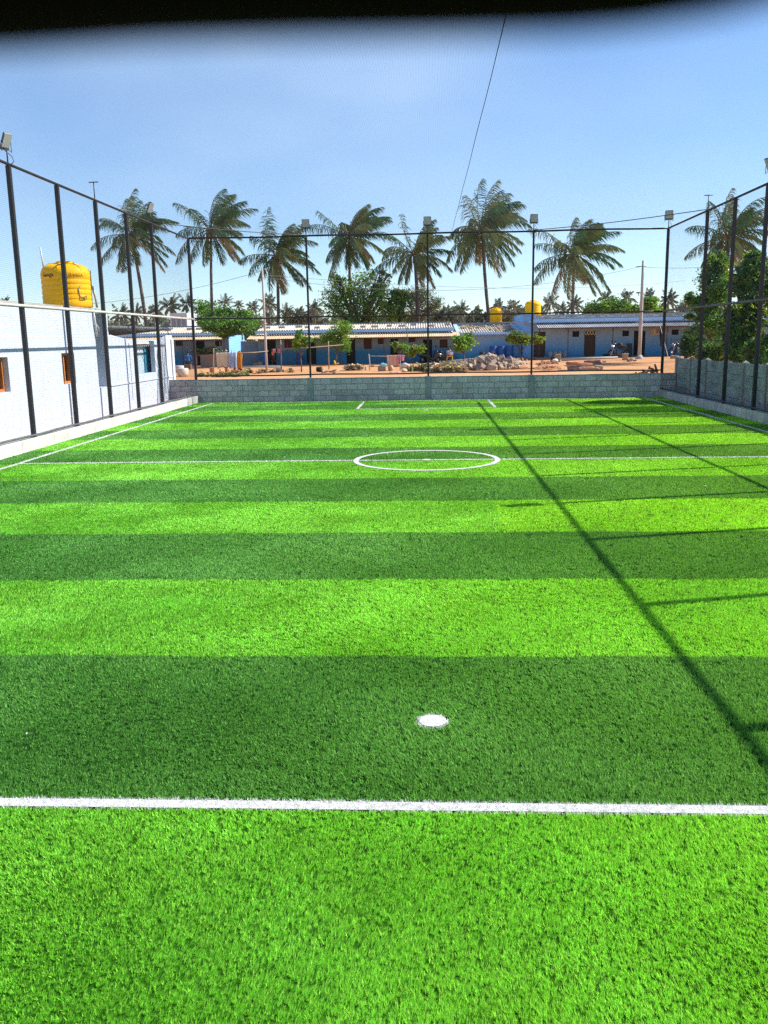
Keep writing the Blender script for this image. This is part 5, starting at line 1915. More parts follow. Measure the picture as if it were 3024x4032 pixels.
def person(label, loc, rz, hgt, J, shirt, bottoms, hair=True, long_top=False, bare_shin=True):
    """J: joints for a 1.7 m figure facing -Y: hips, chest, neck, head, then L/R shoulder, elbow, wrist, hip, knee, ankle, toe."""
    o = empty('person', loc, label, 'person')
    o.rotation_euler = (0, 0, rz)
    s = hgt / 1.7
    o.scale = (s, s, s)
    v, e, rr = [], [], []

    def add(p, r_, par=None):
        v.append(Vector(p))
        rr.append(r_)
        if par is not None:
            e.append((par, len(v) - 1))
        return len(v) - 1
    hips = add(J['hips'], (.135, .105))
    ch = add(J['chest'], (.145, .10), hips)
    nk = add(J['neck'], .052, ch)
    hb = add(Vector(J['head']) + Vector((0, .01, -.07)), (.068, .075), nk)
    hc = add(Vector(J['head']) + Vector((0, 0, .02)), (.078, .09), hb)
    add(Vector(J['head']) + Vector((0, .0, .10)), (.06, .068), hc)
    add(Vector(J['head']) + Vector((0, -.11, -.01)), .016, hc)          # nose
    for sd_ in 'LR':
        q = -1 if sd_ == 'R' else 1
        sh = add(J['sh' + sd_], .052, ch)
        el = add(J['el' + sd_], .038, sh)
        wr = add(J['wr' + sd_], .026, el)
        d = (Vector(J['wr' + sd_]) - Vector(J['el' + sd_])).normalized()
        pm = add(Vector(J['wr' + sd_]) + d * .07, (.036, .02), wr)
        for k_, L_ in enumerate((.075, .085, .08, .06)):
            b_ = add(Vector(v[pm]) + d * .035 + Vector((0, (k_ - 1.5) * .02, 0)), .009, pm)
            add(Vector(v[b_]) + d * L_ * .8 + Vector((-q * .015, (k_ - 1.5) * .004, 0)), .007, b_)
        th = add(Vector(J['wr' + sd_]) + d * .04 + Vector((-q * .01, -.045, 0)), .011, wr)
        add(Vector(v[th]) + d * .05 + Vector((0, -.015, 0)), .009, th)
        hp = add(J['hp' + sd_], .085, hips)
        kn = add(J['kn' + sd_], .055, hp)
        an = add(J['an' + sd_], .036, kn)
        add(J['to' + sd_], .034, an)
    skin_obj('body', v, e, rr, K['skin'], o)
    # clothes follow the same skeleton a little outside the skin
    v2, e2, r2_ = [], [], []
    jj = [J['hips'], J['chest'], Vector(J['neck']) - Vector((0, 0, .05))]
    v2 = [Vector(p) for p in jj]
    v2[0] = Vector(J['hips']) - Vector((0, 0, .25 if long_top else .02))
    e2 = [(0, 1), (1, 2)]
    r2_ = [(.2 if long_top else .155, .15 if long_top else .125), (.165, .12), .07]
    for sd_ in 'LR':
        v2.append(Vector(J['sh' + sd_]))
        e2.append((1, len(v2) - 1))
        r2_.append(.07)
        v2.append(Vector(J['sh' + sd_]).lerp(Vector(J['el' + sd_]), .8))
        e2.append((len(v2) - 2, len(v2) - 1))
        r2_.append(.06)
    skin_obj('shirt', v2, e2, r2_, shirt, o, root=1)
    v3 = [Vector(J['hips'])]
    e3, r3_ = [], [(.15, .12)]
    for sd_ in 'LR':
        i0 = len(v3)
        v3 += [Vector(J['hp' + sd_]), Vector(J['kn' + sd_])]
        e3 += [(0, i0), (i0, i0 + 1)]
        r3_ += [.10, .075]
        if not bare_shin:
            v3.append(Vector(J['kn' + sd_]).lerp(Vector(J['an' + sd_]), .92))
            e3.append((i0 + 1, i0 + 2))
            r3_.append(.06)
    skin_obj('trousers', v3, e3, r3_, bottoms, o)
    t = MB()
    c = Vector(J['head'])
    t.lathe([(.088, .01), (.095, .05), (.085, .10), (.05, .135), (.01, .15)], c + Vector((0, .012, .0)), 16)
    t.build('hair', K['hair'], None).parent = o
    return o


STAND = dict(hips=(0, 0, .92), chest=(0, 0, 1.28), neck=(0, 0, 1.46), head=(0, -.01, 1.58),
             shL=(.19, 0, 1.39), elL=(.24, .02, 1.12), wrL=(.22, -.06, .88), shR=(-.19, 0, 1.39), elR=(-.25, .02, 1.12), wrR=(-.2, -.1, .9),
             hpL=(.09, 0, .86), knL=(.10, -.02, .48), anL=(.10, .02, .08), toL=(.11, -.13, .035),
             hpR=(-.09, 0, .86), knR=(-.10, -.02, .48), anR=(-.10, .02, .08), toR=(-.11, -.13, .035))
SIT = dict(hips=(0, .05, .48), chest=(0, 0, .84), neck=(0, -.04, 1.02), head=(0, -.08, 1.13),
           shL=(.19, -.01, .95), elL=(.26, -.05, .70), wrL=(.16, -.28, .56), shR=(-.19, -.01, .95), elR=(-.26, -.05, .70), wrR=(-.16, -.28, .56),
           hpL=(.10, .02, .46), knL=(.14, -.40, .48), anL=(.13, -.36, .08), toL=(.14, -.5, .035),
           hpR=(-.10, .02, .46), knR=(-.14, -.40, .48), anR=(-.13, -.36, .08), toR=(-.14, -.5, .035))
WALK = dict(hips=(0, 0, .90), chest=(0, -.04, 1.26), neck=(0, -.06, 1.44), head=(0, -.08, 1.56),
            shL=(.18, -.03, 1.37), elL=(.22, .14, 1.14), wrL=(.2, .1, .9), shR=(-.18, -.05, 1.37), elR=(-.22, -.14, 1.13), wrR=(-.18, -.32, 1.0),
            hpL=(.09, 0, .85), knL=(.09, .1, .46), anL=(.09, .42, .26), toL=(.09, .52, .14),
            hpR=(-.09, 0, .85), knR=(-.09, -.12, .47), anR=(-.09, -.08, .08), toR=(-.09, -.22, .035))
pm = at(744, 1466, 62.5)
pm = Vector((at(743, 1466, 63).x, 63, gz(-17, 63)))
person('person in a blue shirt sitting with back turned beside the left house yard', pm, math.pi, 1.78, SIT, K['bshirt'], K['darkcloth'], bare_shin=False)
t = MB()
t.box(pm + Vector((0, -.08, .2)), (.5, .4, .38), bev=.02)
tag(t.build('wooden_stool', K['darkwood'], origin=pm), 'low dark stool under the sitting person in blue', 'stool')
pf = Vector((at(771, 1440, 69.0).x, 69.0, bA + .03))
person('person in a long pink dress standing on the verandah left of the corner post', pf, .3, 1.6, STAND, K['pinkcloth'], K['pinkcloth'], long_top=True, bare_shin=False)
pc = Vector((at(1077, 1437, 68.6).x, 68.6, bB + .03))
person('child in an orange shirt running with one leg lifted behind', pc, rad(-72), 1.28, WALK, K['orangecloth'], K['maroon'])


# ------------------------------------------------------------------ vehicles
def ring(mb, c, R, r_, n=22, m_=8, mi=0):
    vs, fs = [], []
    for i in range(n):
        a = 2 * math.pi * i / n
        for j in range(m_):
            b = 2 * math.pi * j / m_
            q = R + r_ * math.cos(b)
            vs.append(Vector(c) + Vector((q * math.cos(a), r_ * math.sin(b), q * math.sin(a))))
    for i in range(n):
        for j in range(m_):
            fs.append((i * m_ + j, ((i + 1) % n) * m_ + j, ((i + 1) % n) * m_ + (j + 1) % m_, i * m_ + (j + 1) % m_))
    mb.add(vs, fs, mi, True)


def motorbike(label, loc, rz, scooter=False):
    o = empty('scooter' if scooter else 'motorcycle', (0, 0, 0), label, 'scooter' if scooter else 'motorcycle')
    R = .22 if scooter else .30
    xf, xb = (-.62, .58) if scooter else (-.64, .62)
    for x in (xf, xb):
        t = MB()
        ring(t, (x, 0, R), R - .045, .048)
        w = t.build('wheel', K['rubber'], o)
        t = MB()
        t.tube([(x, -.04, R), (x, .04, R)], .06, 10)
        for a in range(5):
            t.tube([(x, 0, R), (x + (R - .08) * math.cos(a * 1.257), 0, R + (R - .08) * math.sin(a * 1.257))], .014, 5)
        t.build('rim', K['chrome'], w)
    t = MB()
    if scooter:
        t.tube([(-.42, 0, .98), (-.50, 0, .72), (-.46, 0, .42), (-.30, 0, .30), (.05, 0, .29)], [.07, .16, .18, .16, .14], 10)
        t.tube([(.0, 0, .33), (.12, 0, .5), (.45, 0, .58), (.85, 0, .62), (.95, 0, .6)], [.12, .18, .21, .15, .05], 12)
        t.tube([(xf + .02, 0, .48), (xf - .12, 0, .5), (xf - .22, 0, .42)], [.07, .085, .05], 8)
    else:
        t.tube([(-.40, 0, .80), (-.25, 0, .92), (.0, 0, .86), (.12, 0, .78)], [.07, .15, .13, .07], 12)
        t.tube([(.1, 0, .72), (.45, 0, .74), (.85, 0, .80)], [.08, .11, .05], 10)
        t.tube([(xf - .2, 0, .55), (xf, 0, .66), (xf + .2, 0, .58)], [.03, .05, .03], 8)
    t.build('body', K['bikeblack'], o)
    if not scooter:
        t = MB()
        t.box((-.05, 0, .42), (.34, .26, .34), bev=.03)
        t.box((-.08, 0, .62), (.2, .2, .14), bev=.02)
        t.tube([(-.18, -.12, .30), (.1, -.16, .26), (.75, -.18, .36)], [.03, .035, .05], 8)
        t.build('engine', K['dsteel'], o)
    t = MB()
    t.tube([(-.02 if not scooter else .08, 0, .83 if not scooter else .76), (.3, 0, .84 if not scooter else .80), (.72, 0, .90 if not scooter else .82)], [.09, .13, .08], 10)
    t.build('seat', K['rubber'], o)
    t = MB()
    hz = 1.05 if scooter else 1.08
    for s in (-1, 1):
        t.tube([(xf, s * .09, R), (xf + .2, s * .09, hz - .12)], .025, 6)
    t.tube([(-.42, -.34, hz), (-.46, -.1, hz - .03), (-.46, .1, hz - .03), (-.42, .34, hz)], .018, 6)
    t.build('handlebar', K['chrome'], o)
    for s in (-1, 1):
        t = MB()
        t.tube([(-.44, s * .25, hz), (-.46, s * .3, hz + .16)], .009, 5)
        t.lathe([(.03, 0), (.055, .02), (.055, .06), (.03, .08)], (-.46, s * .31, hz + .15), 10)
        t.build('mirror', K['rubber'], o)
    t = MB()
    t.tube([(-.56, 0, hz - .16), (-.64, 0, hz - .17)], [.09, .08], 12)
    t.build('headlight', K['lampface'], o)
    o.location = loc
    o.rotation_euler = (0, 0, rz)
    return o


b = gnd(*r4(905, 535))
b = Vector((at(*r4(905, 530), 67.8).x, 67.8, gz(13, 67.8)))
motorbike('black motorcycle parked left of the leaning utility pole', b, .2)
t = MB()
c = b + Vector((.05, -.05, .98))
t.rock(c, (.5, .4, .45), seed=3, rough=.15, sub=2)
tag(t.build('bag', K['darkcloth'], origin=c), 'dark bag lying on the motorcycle by the utility pole', 'bag')
b = Vector((at(*r4(1388, 515), 67.8).x, 67.8, gz(18, 67.8)))
motorbike('dark motorcycle parked beside the leafy tree at the right end of the house', b, .5)
b = Vector((at(*r3(815, 580), 68.6).x, 68.6, bB + .03))
motorbike('dark scooter standing on the verandah behind the middle fence post', b, math.pi - .12, True)
b = Vector((at(*r3(925, 575), 69.0).x, 69.0, bB + .03))
motorbike('shadowy scooter deep in the verandah left of the yellow chair', b, math.pi + .5, True)


# ------------------------------------------------------------------ yard things
def drum(name, label, b, R, Ht, matl, cat='drum', group=None, lid=True):
    o = empty(name, b, label, cat, group)
    t = MB()
    t.lathe([(R * .94, 0), (R, .04), (R, Ht * .3), (R * 1.05, Ht * .33), (R, Ht * .36), (R, Ht * .63), (R * 1.05, Ht * .66), (R, Ht * .69), (R, Ht * .95), (R * .95, Ht)], b, 24)
    t.build('shell', matl, o)
    if lid:
        t = MB()
        t.lathe([(R * .9, Ht + .002), (R * 1.02, Ht + .01), (R * 1.02, Ht + .04), (R * .8, Ht + .05)], b, 24)
        t.build('lid', matl, o)
    return o


DR = [('blue plastic drum with a pale stripe, leftmost in the row by the low house', 1332, 'drum'), ('second blue plastic drum from the left in the row by the low house', 1396, 'drum'),
      ('third blue plastic drum from the left in the row by the low house', 1460, 'drum'), ('lighter blue drum at the right end of the row by the low house', 1517, 'drum2')]
for lab, zx, mt in DR:
    x = at(*r3(zx, 528), 69.2).x
    d_ = drum('plastic_drum', lab, Vector((x, 69.2, gz(x, 69) + .25)), .28, .85, K[mt], group='blue drums by the low house')
    if zx == 1332:
        t = MB()
        for k_ in range(3):
            t.tube([(x + .288 * math.sin(a), 69.2 - .288 * math.cos(a), gz(x, 69) + .76 - .06 * k_) for a in np.linspace(-.5, .5, 9)], .012, 5)
        t.build('pale_label', K['palecloth'], d_)
t = MB()
xa, xb = at(*r3(1240, 530), 68.9).x, at(*r3(1780, 530), 68.9).x
t.span((xa, 68.6, .2), (xb, 69.9, gz(xa, 69) + .24), bev=.02)
tag(t.build('stone_step', K['mudwall'], origin=((xa + xb) / 2, 69, .2)), 'low brown masonry ledge carrying the blue drums', 'ledge')
b = gnd(*r3(1187, 558))
drum('cement_ring', 'tall beige cement barrel left of the blue drums', b, .27, .9, K['beige'], 'barrel', lid=False)
x = at(*r3(1236, 520), 68.9).x
drum('dustbin', 'dark green bin between the beige barrel and the blue drums', Vector((x, 68.3, gz(x, 68.3))), .2, .68, K['darkgreen'], 'bin')
x = at(*r3(1650, 520), 69).x
for i, u in enumerate((8, 44)):
    x = at(*r4(u + 5, 525), 69.3).x
    drum('plastic_drum', ('deep blue drum behind the yellowish sapling, left one of two', 'deep blue drum behind the fence post, right one of two')[i], Vector((x, 69.3, gz(x, 69) + .25)), .27, .85, K['drum'], group='blue drums by the low house')
x = at(*r2(1204, 580), 69.3).x
drum('plastic_drum', 'dark blue drum standing behind the slender sapling', Vector((x, 69.3, bB + .03)), .21, .75, K['drum'])
x = at(*r2(918, 590), 68.6).x
drum('plastic_drum', 'blue drum beside the thin utility pole at the end of the long house', Vector((x, 68.9, bB)), .23, .95, K['drum'], lid=False)
for i in range(4):
    x = at(*r4(345 + 40 * i, 535), 69.4).x
    drum('water_pot', ('blue grey water pot leftmost by the wall under the small window', 'second blue grey water pot by the wall under the small window', 'third blue grey water pot by the wall under the small window',
                       'blue grey water pot nearest the brown door with the garland')[i], Vector((x, 69.3, bD + .03)), .19, .42, K['bluegrey'], 'pot', 'water pots by the blue wall')
x = at(*r4(797, 525), 69).x
t = MB()
c = Vector((x, 68.4, gz(x, 68.4) + .16))
t.tube([c + Vector((-.32, 0, 0)), c + Vector((.32, 0, 0))], .16, 14)
tag(t.build('barrel', K['darkgreen'], origin=c), 'black barrel lying on its side left of the parked motorcycle', 'barrel')
x = at(*r4(990, 520), 69.2).x
t = MB()
t.box((x, 69.3, bD + .52), (.47, .05, .98), bev=.01)
tag(t.build('leaning_board', K['darkgreen'], origin=(x, 69.3, bD)), 'dark green board propped against the wall behind the motorcycle', 'board')

# plastic chair with cloth
b = Vector((at(*r3(975, 575), 68.6).x, 68.4, bB + .03))
o = empty('plastic_chair', b, 'yellow plastic chair under a lavender cloth at the end of the long house', 'chair')
for sx_ in (-.2, .2):
    for sy_ in (-.2, .2):
        t = MB()
        t.tube([b + Vector((sx_ * 1.15, sy_ * 1.15, 0)), b + Vector((sx_, sy_, .44))], .028, 6)
        t.build('leg', K['yellow'], o)
t = MB()
t.box(b + Vector((0, 0, .45)), (.48, .46, .04), bev=.012)
t.build('seat', K['yellow'], o)
t = MB()
t.box(b + Vector((0, .23, .7)), (.46, .04, .42), bev=.012)
t.build('backrest', K['yellow'], o)
t = MB()
t.rock(b + Vector((.05, .05, .72)), (.6, .4, .42), seed=9, rough=.2, sub=2)
tag(t.build('cloth_bundle', K['lavender'], origin=b + Vector((0, 0, .6))), 'lavender cloth bundle heaped on the yellow plastic chair', 'cloth')

# rubble heap
q = random.Random(12)
t = MB()
for i in range(330):
    f = q.random()
    ang = q.uniform(0, 2 * math.pi)
    rad_ = math.sqrt(q.random())
    top_u, top_v = r3(1320, 500)
    cx, cy = gnd(*r3(1330, 640)).x, gnd(*r3(1330, 640)).y + 2.0
    x, y = cx + rad_ * 2.9 * math.cos(ang), cy + rad_ * 1.8 * math.sin(ang)
    hh = .88 * max(0, 1 - (abs(x - cx + .1) / 2.7) ** 1.0) * max(0, 1 - (abs(y - cy) / 1.9) ** 1.4)
    z = gz(x, y) + hh * (1 - .12 * q.random())
    s = q.uniform(.14, .30) if q.random() < .6 else q.uniform(.3, .52)
    mi_ = 0 if q.random() < .62 else (1 if q.random() < .7 else 2)
    if q.random() < .8:
        Mx = Matrix.Rotation(q.uniform(0, 6.28), 3, 'Z') @ Matrix.Rotation(q.uniform(-.8, .8), 3, 'X') @ Matrix.Rotation(q.uniform(-.6, .6), 3, 'Y')
        t.box((x, y, z), (s * q.uniform(.8, 1.5), s, s * q.uniform(.45, .8)), mi_, M=Mx, bev=s * .08)
    else:
        t.rock((x, y, z), (s * 1.2, s, s * .8), mi_, seed=i, rough=.22)
tag(t.build('rubble_heap', [K['stone'], K['stone2'], K['redclod']]), 'big heap of broken pale stones and rubble before the low house', 'rubble', kind='stuff')
t = MB()
cx, cy = gnd(*r3(1330, 640)).x, gnd(*r3(1330, 640)).y + 2.0
vs, fs = [(cx - .1, cy, gz(cx, cy) + .7)], []
for i in range(20):
    a = i * math.pi / 10
    x, y = cx + 2.5 * math.cos(a), cy + 1.6 * math.sin(a)
    vs.append((x, y, gz(x, y) - .05))
    fs.append((0, i + 1, (i + 1) % 20 + 1))
t.add(vs, fs)
tag(t.build('rubble_core', K['stone2']), 'packed earth and small stones inside the rubble heap', 'rubble', kind='stuff')
# retaining stone strip in front of the sapling
a, b = gnd(*r3(915, 597)), gnd(*r3(1200, 570))
t = MB()
n_ = 8
for i in range(n_):
    p = a.lerp(b, (i + .5) / n_)
    t.box(p + Vector((0, .2, .12)), ((b.x - a.x) / n_ * .98, .3, .34), rz=.02 * (i % 3 - 1), bev=.02)
tag(t.build('stone_edging', K['concrete'], origin=a), 'row of grey edging stones left of the rubble heap', 'edging')
# pipes
for i, (zx, zy) in enumerate(((1068, 622), (1092, 625))):
    b = gnd(*r3(zx, zy + 18))
    t = MB()
    d_ = Vector((-2.6, 1.2, .0)).normalized()
    c = b + Vector((0, 0, .16))
    vs, fs = [], []
    e = Vector((-d_.y, d_.x, 0))
    for rr_ in (.15, .125):
        for pnt in (c, c + d_ * 3):
            for j in range(16):
                w = j * math.pi / 8
                vs.append(pnt + (e * math.cos(w) + Vector((0, 0, 1)) * math.sin(w)) * rr_)
    for j in range(16):
        k_ = (j + 1) % 16
        fs += [(j, 16 + j, 16 + k_, k_), (32 + j, 32 + k_, 48 + k_, 48 + j), (j, k_, 32 + k_, 32 + j), (16 + j, 48 + j, 48 + k_, 16 + k_)]
    t.add(vs, fs, 0, True)
    tag(t.build('drain_pipe_length', K['rust'], origin=b), ('rusty open pipe lying at the left foot of the rubble, nearer the post', 'rusty open pipe lying against the rubble stones')[i], 'pipe')
# palm leaf mat, straw heaps
def leaf_heap(name, label, c, rx, ry, h, n, size, mats, seed, cat):
    V, F, mi = leaf_cloud([((c.x, c.y, c.z + h * .4), (rx, ry, h * .6), 1)], n, size, seed, len(mats), flat=.25)
    tag(arrays(name, V, F, [K[k] for k in mats], mi), label, cat, kind='stuff')


leaf_heap('dry_leaf_heap', 'dry leaves and twigs strewn left of the rubble heap', gnd(*r3(900, 640)), 2.4, .8, .3, 1400, .3, ['fr3', 'grass', 'fr2'], 41, 'dry leaves')
leaf_heap('straw_heap', 'yellowish straw heap before the rubble', gnd(*r3(965, 650)), 1.2, .6, .5, 700, .35, ['fr3', 'beigetowel', 'grass'], 42, 'straw')
leaf_heap('weed_patch', 'thin green and dry weeds at the foot of the left clothesline', gnd(*r2(590, 690)), 1.8, .6, .18, 900, .2, ['grass', 'l2', 'fr3'], 43, 'weeds')
leaf_heap('litter_scatter', 'dry leaf litter scattered by the thin utility pole', gnd(*r2(850, 660)), 2.6, .8, .12, 700, .2, ['fr3', 'grass'], 44, 'leaf litter')
# brush pile and sacks
b = gnd(*r3(180, 640))
leaf_heap('brush_pile', 'pile of dry brush and bundles right of the yellow-green tree', b + Vector((0, .3, 0)), .75, .35, .35, 500, .25, ['fr3', 'beigetowel', 'bark'], 45, 'brush pile')
t = MB()
for i in range(5):
    t.rock(b + Vector((-.2 + .17 * i, .3, .30 + .05 * (i % 2))), (.28, .22, .18), seed=i + 3, rough=.15, sub=2)
tag(t.build('cloth_bundle', K['tansack'], origin=b), 'tan cloth bundles lying on the brush pile', 'cloth')
b = gnd(*r3(612, 628))
t = MB()
t.tube([b + Vector((-.35, .15, .16)), b + Vector((0, .1, .22)), b + Vector((.33, .05, .13)), b + Vector((.5, .02, .08))], [.15, .20, .12, .03], 12)
tag(t.build('sack', K['sack'], origin=b), 'white woven sack lying beside the low grey clothesline', 'sack')
b = gnd(*r3(605, 655))
t = MB()
t.rock(b + Vector((0, 0, .11)), (.55, .35, .26), seed=21, rough=.1, sub=2)
tag(t.build('sack', K['tansack'], origin=b), 'tan sack slumped in front of the white sack', 'sack')
b = gnd(*r3(440, 645))
t = MB()
t.box(b + Vector((-.15, .1, .15)), (.5, .3, .30), rz=.1, bev=.03)
tag(t.build('stone_block', K['stone2'], origin=b), 'grey stone block under the blue plastic sheet', 'block')
t = MB()
t.rock(b + Vector((-.05, .08, .38)), (.52, .36, .26), seed=22, rough=.2, sub=2)
tag(t.build('plastic_sheet', K['cyan'], origin=b + Vector((0, 0, .6))), 'crumpled light blue plastic sheet on the grey stone block', 'plastic sheet')
b = gnd(*r3(495, 640))
t = MB()
t.lathe([(.14, 0), (.19, .08), (.18, .22), (.13, .30), (.11, .33)], b, 18)
tag(t.build('clay_pot', K['tansack'], origin=b), 'tan clay pot right of the blue plastic sheet', 'pot')
t = MB()
b = gnd(*r3(530, 660))
t.rock(b + Vector((0, 0, .03)), (.8, .3, .1), seed=23, rough=.25, sub=2)
tag(t.build('pink_rag', K['rosetowel'], origin=b), 'pink rag on the ground under the rose towel', 'cloth')
# bricks under the towel
for i in range(6):
    b = gnd(*r3(492 + 14 * i, 612)) + Vector((0, .2, .12))
    t = MB()
    t.box(b - Vector((0, 0, .04)), (.2, .12, .14), rz=.1 * i, bev=.01)
    tag(t.build('brick', K['redclod'], origin=b), 'reddish brick in the row under the rose towel', 'brick', 'bricks under the rose towel')
# things by the clothesline posts
for nm, lab, f, zx, zy, d_, m_, cat in (
        ('cinder_block', 'brown block on the red earth left of the cream towel', r2, 483, 655, (.5, .4, .62), 'redclod', 'block'),
        ('cinder_block', 'reddish block under the hem of the cream towel', r2, 604, 655, (.4, .35, .7), 'redclod', 'block'),
        ('stone_block', 'big tan stone block at the end of the long house', r2, 888, 602, (.85, .6, .62), 'tansack', 'block'),
        ('stone_block', 'pale stone lying left of the big tan block', r2, 846, 600, (.8, .5, .42), 'beige', 'block'),
        ('paving_block', 'white-topped block by the first post of the bare clothesline', r2, 1030, 656, (.7, .4, .55), 'concrete', 'block'),
        ('paving_block', 'grey pail-shaped block right of the first clothesline post', r2, 1128, 655, (.45, .4, .55), 'stone2', 'block'),
        ('paving_block', 'small dark block between the white-topped block and the grey one', r2, 1068, 655, (.3, .3, .32), 'redclod', 'block'),
        ('paving_block', 'low white stone standing left of the low grey clothesline', r3, 290, 638, (.3, .2, .5), 'sack', 'block'),
        ('paving_block', 'dark low box behind the first post of the low grey clothesline', r3, 342, 610, (.55, .3, .2), 'darkwood', 'block'),
        ('paving_block', 'white slab in the dirt at the front of the rubble', r3, 1085, 662, (.9, .4, .14), 'sack', 'slab'),
        ('paving_block', 'small white stump under the yellowish sapling', r4, 155, 570, (.16, .16, .35), 'sack', 'block'),
        ('paving_block', 'flat pale block under the end of the lying concrete pole', r4, 790, 575, (.5, .3, .22), 'stone', 'block'),
        ('paving_block', 'square dark block under the lying concrete pole', r4, 735, 575, (.75, .4, .35), 'stone2', 'block'),
        ('paving_block', 'tan stone beside the first post of the precast wall', r4, 1355, 545, (.8, .5, .45), 'stone', 'block')):
    b = gnd(*f(zx, zy))
    t = MB()
    d_ = [k_ * .52 for k_ in d_]
    t.box(b + Vector((0, .1, d_[2] / 2)), d_, 0, rz=rnd.uniform(-.15, .15), bev=.03)
    tag(t.build(nm, K[m_], origin=b), lab, cat)
b = gnd(*r2(1364, 655))
o = empty('metal_bucket', b, 'black bucket lying right of the near fence post', 'bucket')
t = MB()
t.tube([b + Vector((-.18, .05, .18)), b + Vector((.14, 0, .18))], [.15, .18], 14)
t.build('shell', K['rubber'], o)
t = MB()
t.tube([b + Vector((.145, 0, .35)), b + Vector((.25, 0, .18)), b + Vector((.145, 0, .02))], .01, 6)
t.build('handle', K['dsteel'], o)
# cut logs by the yellow-green tree and a yellow plastic jug on its stake
q = random.Random(4)
for i, (zx, zy, L_, rz_) in enumerate(((1430, 660, .6, .3), (1480, 655, .6, -.6), (1500, 660, .5, 1.1), (1395, 662, .3, 1.4))):
    b = gnd(*r2(zx, zy))
    t = MB()
    d_ = Vector((math.cos(rz_), math.sin(rz_) * .6, .25)).normalized() * L_ / 2
    t.tube([b - d_ + Vector((0, 0, .1)), b + d_ + Vector((0, 0, .1))], [.06, .05], 10)
    tag(t.build('log', K['stone'], origin=b), ('pale log pointing right in the cut wood by the yellow-green tree', 'crossed log in the cut wood by the yellow-green tree', 'steep log leaning in the cut wood by the yellow-green tree',
                                              'short log stump left of the cut wood')[i], 'log', 'cut logs in the yard')
p = at(*r2(1490, 580), gnd(*r2(1492, 600)).y - .2)
t = MB()
t.tube([p + Vector((-.05, 0, .2)), p, p + Vector((.03, 0, -.16)), p + Vector((.05, 0, -.3))], [.05, .09, .07, .02], 10)
t.tube([p + Vector((.01, 0, -.08)), p + Vector((.18, -.03, -.05)), p + Vector((.32, -.03, .01))], [.06, .05, .01], 8)
tag(t.build('yellow_bag', K['yellow'], origin=p), 'yellow plastic bag tied to the trunk of the yellow-green tree', 'bag')
# grey plank lying on the ground below the child
a, b = gnd(*r2(735, 618)), gnd(*r2(1060, 618))
t = MB()
t.tube([a + Vector((0, 0, .08)), b + Vector((0, 0, .08))], .06, 8)
t.tube([a + Vector((0, .3, .08)), b + Vector((-.3, .3, .08))], .06, 8)
tag(t.build('long_poles', K['greywood'], origin=a), 'two long grey poles lying on the ground under the running child', 'poles')
# low mud wall and thatch by the left house
a, b = gnd(*r2(392, 600)), gnd(*r2(640, 590))
y_ = 67.0
xa, xb = at(*r2(392, 560), y_).x, at(*r2(640, 560), y_).x
t = MB()
t.add([(xa, y_, .1), (xb, y_, .1), (xb, y_ + .3, .1), (xa, y_ + .3, .1), (xa, y_, at(*r2(392, 512), y_).z), (xb, y_, at(*r2(640, 500), y_).z),
       (xb, y_ + .3, at(*r2(640, 500), y_).z), (xa, y_ + .3, at(*r2(392, 512), y_).z)],
      [(0, 3, 2, 1), (4, 5, 6, 7), (0, 1, 5, 4), (1, 2, 6, 5), (2, 3, 7, 6), (3, 0, 4, 7)])
tag(t.build('mud_wall', K['mudwall'], origin=(xa, y_, .1)), 'low pinkish mud wall behind the cream towel', 'wall')
c = at(*r2(450, 490), y_ + .6)
leaf_heap('creeper_patch', 'dark creeper spilling over the low mud wall', c - Vector((0, 0, .3)), 1.3, .4, .7, 1500, .22, ['l3', 'l2', 'fr3'], 46, 'creeper')
t = MB()
p = at(*r2(515, 476), 66.9)
corrugated(t, p, (1, 0, 0), (0, -1, -.25), at(*r2(622, 476), 66.9).x - p.x, .6, pitch=.28, amp=.05)
tag(t.build('roof_sheet_piece', K['palesheet'], origin=p), 'small corrugated sheet piece behind the cream towel', 'roof sheet')
# lying concrete pole, stacked blocks, slabs
a, b = gnd(*r4(432, 562)), gnd(*r4(930, 556))
a.y = b.y = (a.y + b.y) / 2 + .5
t = MB()
t.tube([a + Vector((0, 0, .11)), b + Vector((0, 0, .16))], [.11, .075], 10)
tag(t.build('lying_pole', K['concrete'], origin=a), 'long pale concrete pole lying in front of the grey-roofed house', 'pole')
for (zx, zy, w_, h_, lab) in ((963, 558, .4, .48, 'stack of pale blocks left of the foot of the leaning pole'), (412, 572, .38, .56, 'stack of pale blocks at the left end of the lying pole')):
    b = gnd(*r4(zx, zy))
    t = MB()
    for i in range(4):
        t.box(b + Vector((rnd.uniform(-.03, .03), .2, h_ / 8 + i * h_ / 4)), (w_ * rnd.uniform(.9, 1.05), .25, h_ / 4 - .008), rz=rnd.uniform(-.08, .08), bev=.02)
    tag(t.build('block_stack', K['stone'], origin=b), lab, 'blocks')
b = gnd(*r4(1015, 568))
t = MB()
for i in range(14):
    t.rock(b + Vector((rnd.uniform(-.3, .25), rnd.uniform(0, .3), .05 + .13 * rnd.random())), (.2, .16, .14), seed=60 + i)
tag(t.build('stone_pile', K['stone2'], origin=b), 'small pile of grey stones at the foot of the leaning pole', 'stones', kind='stuff')
b = gnd(*r4(610, 640))
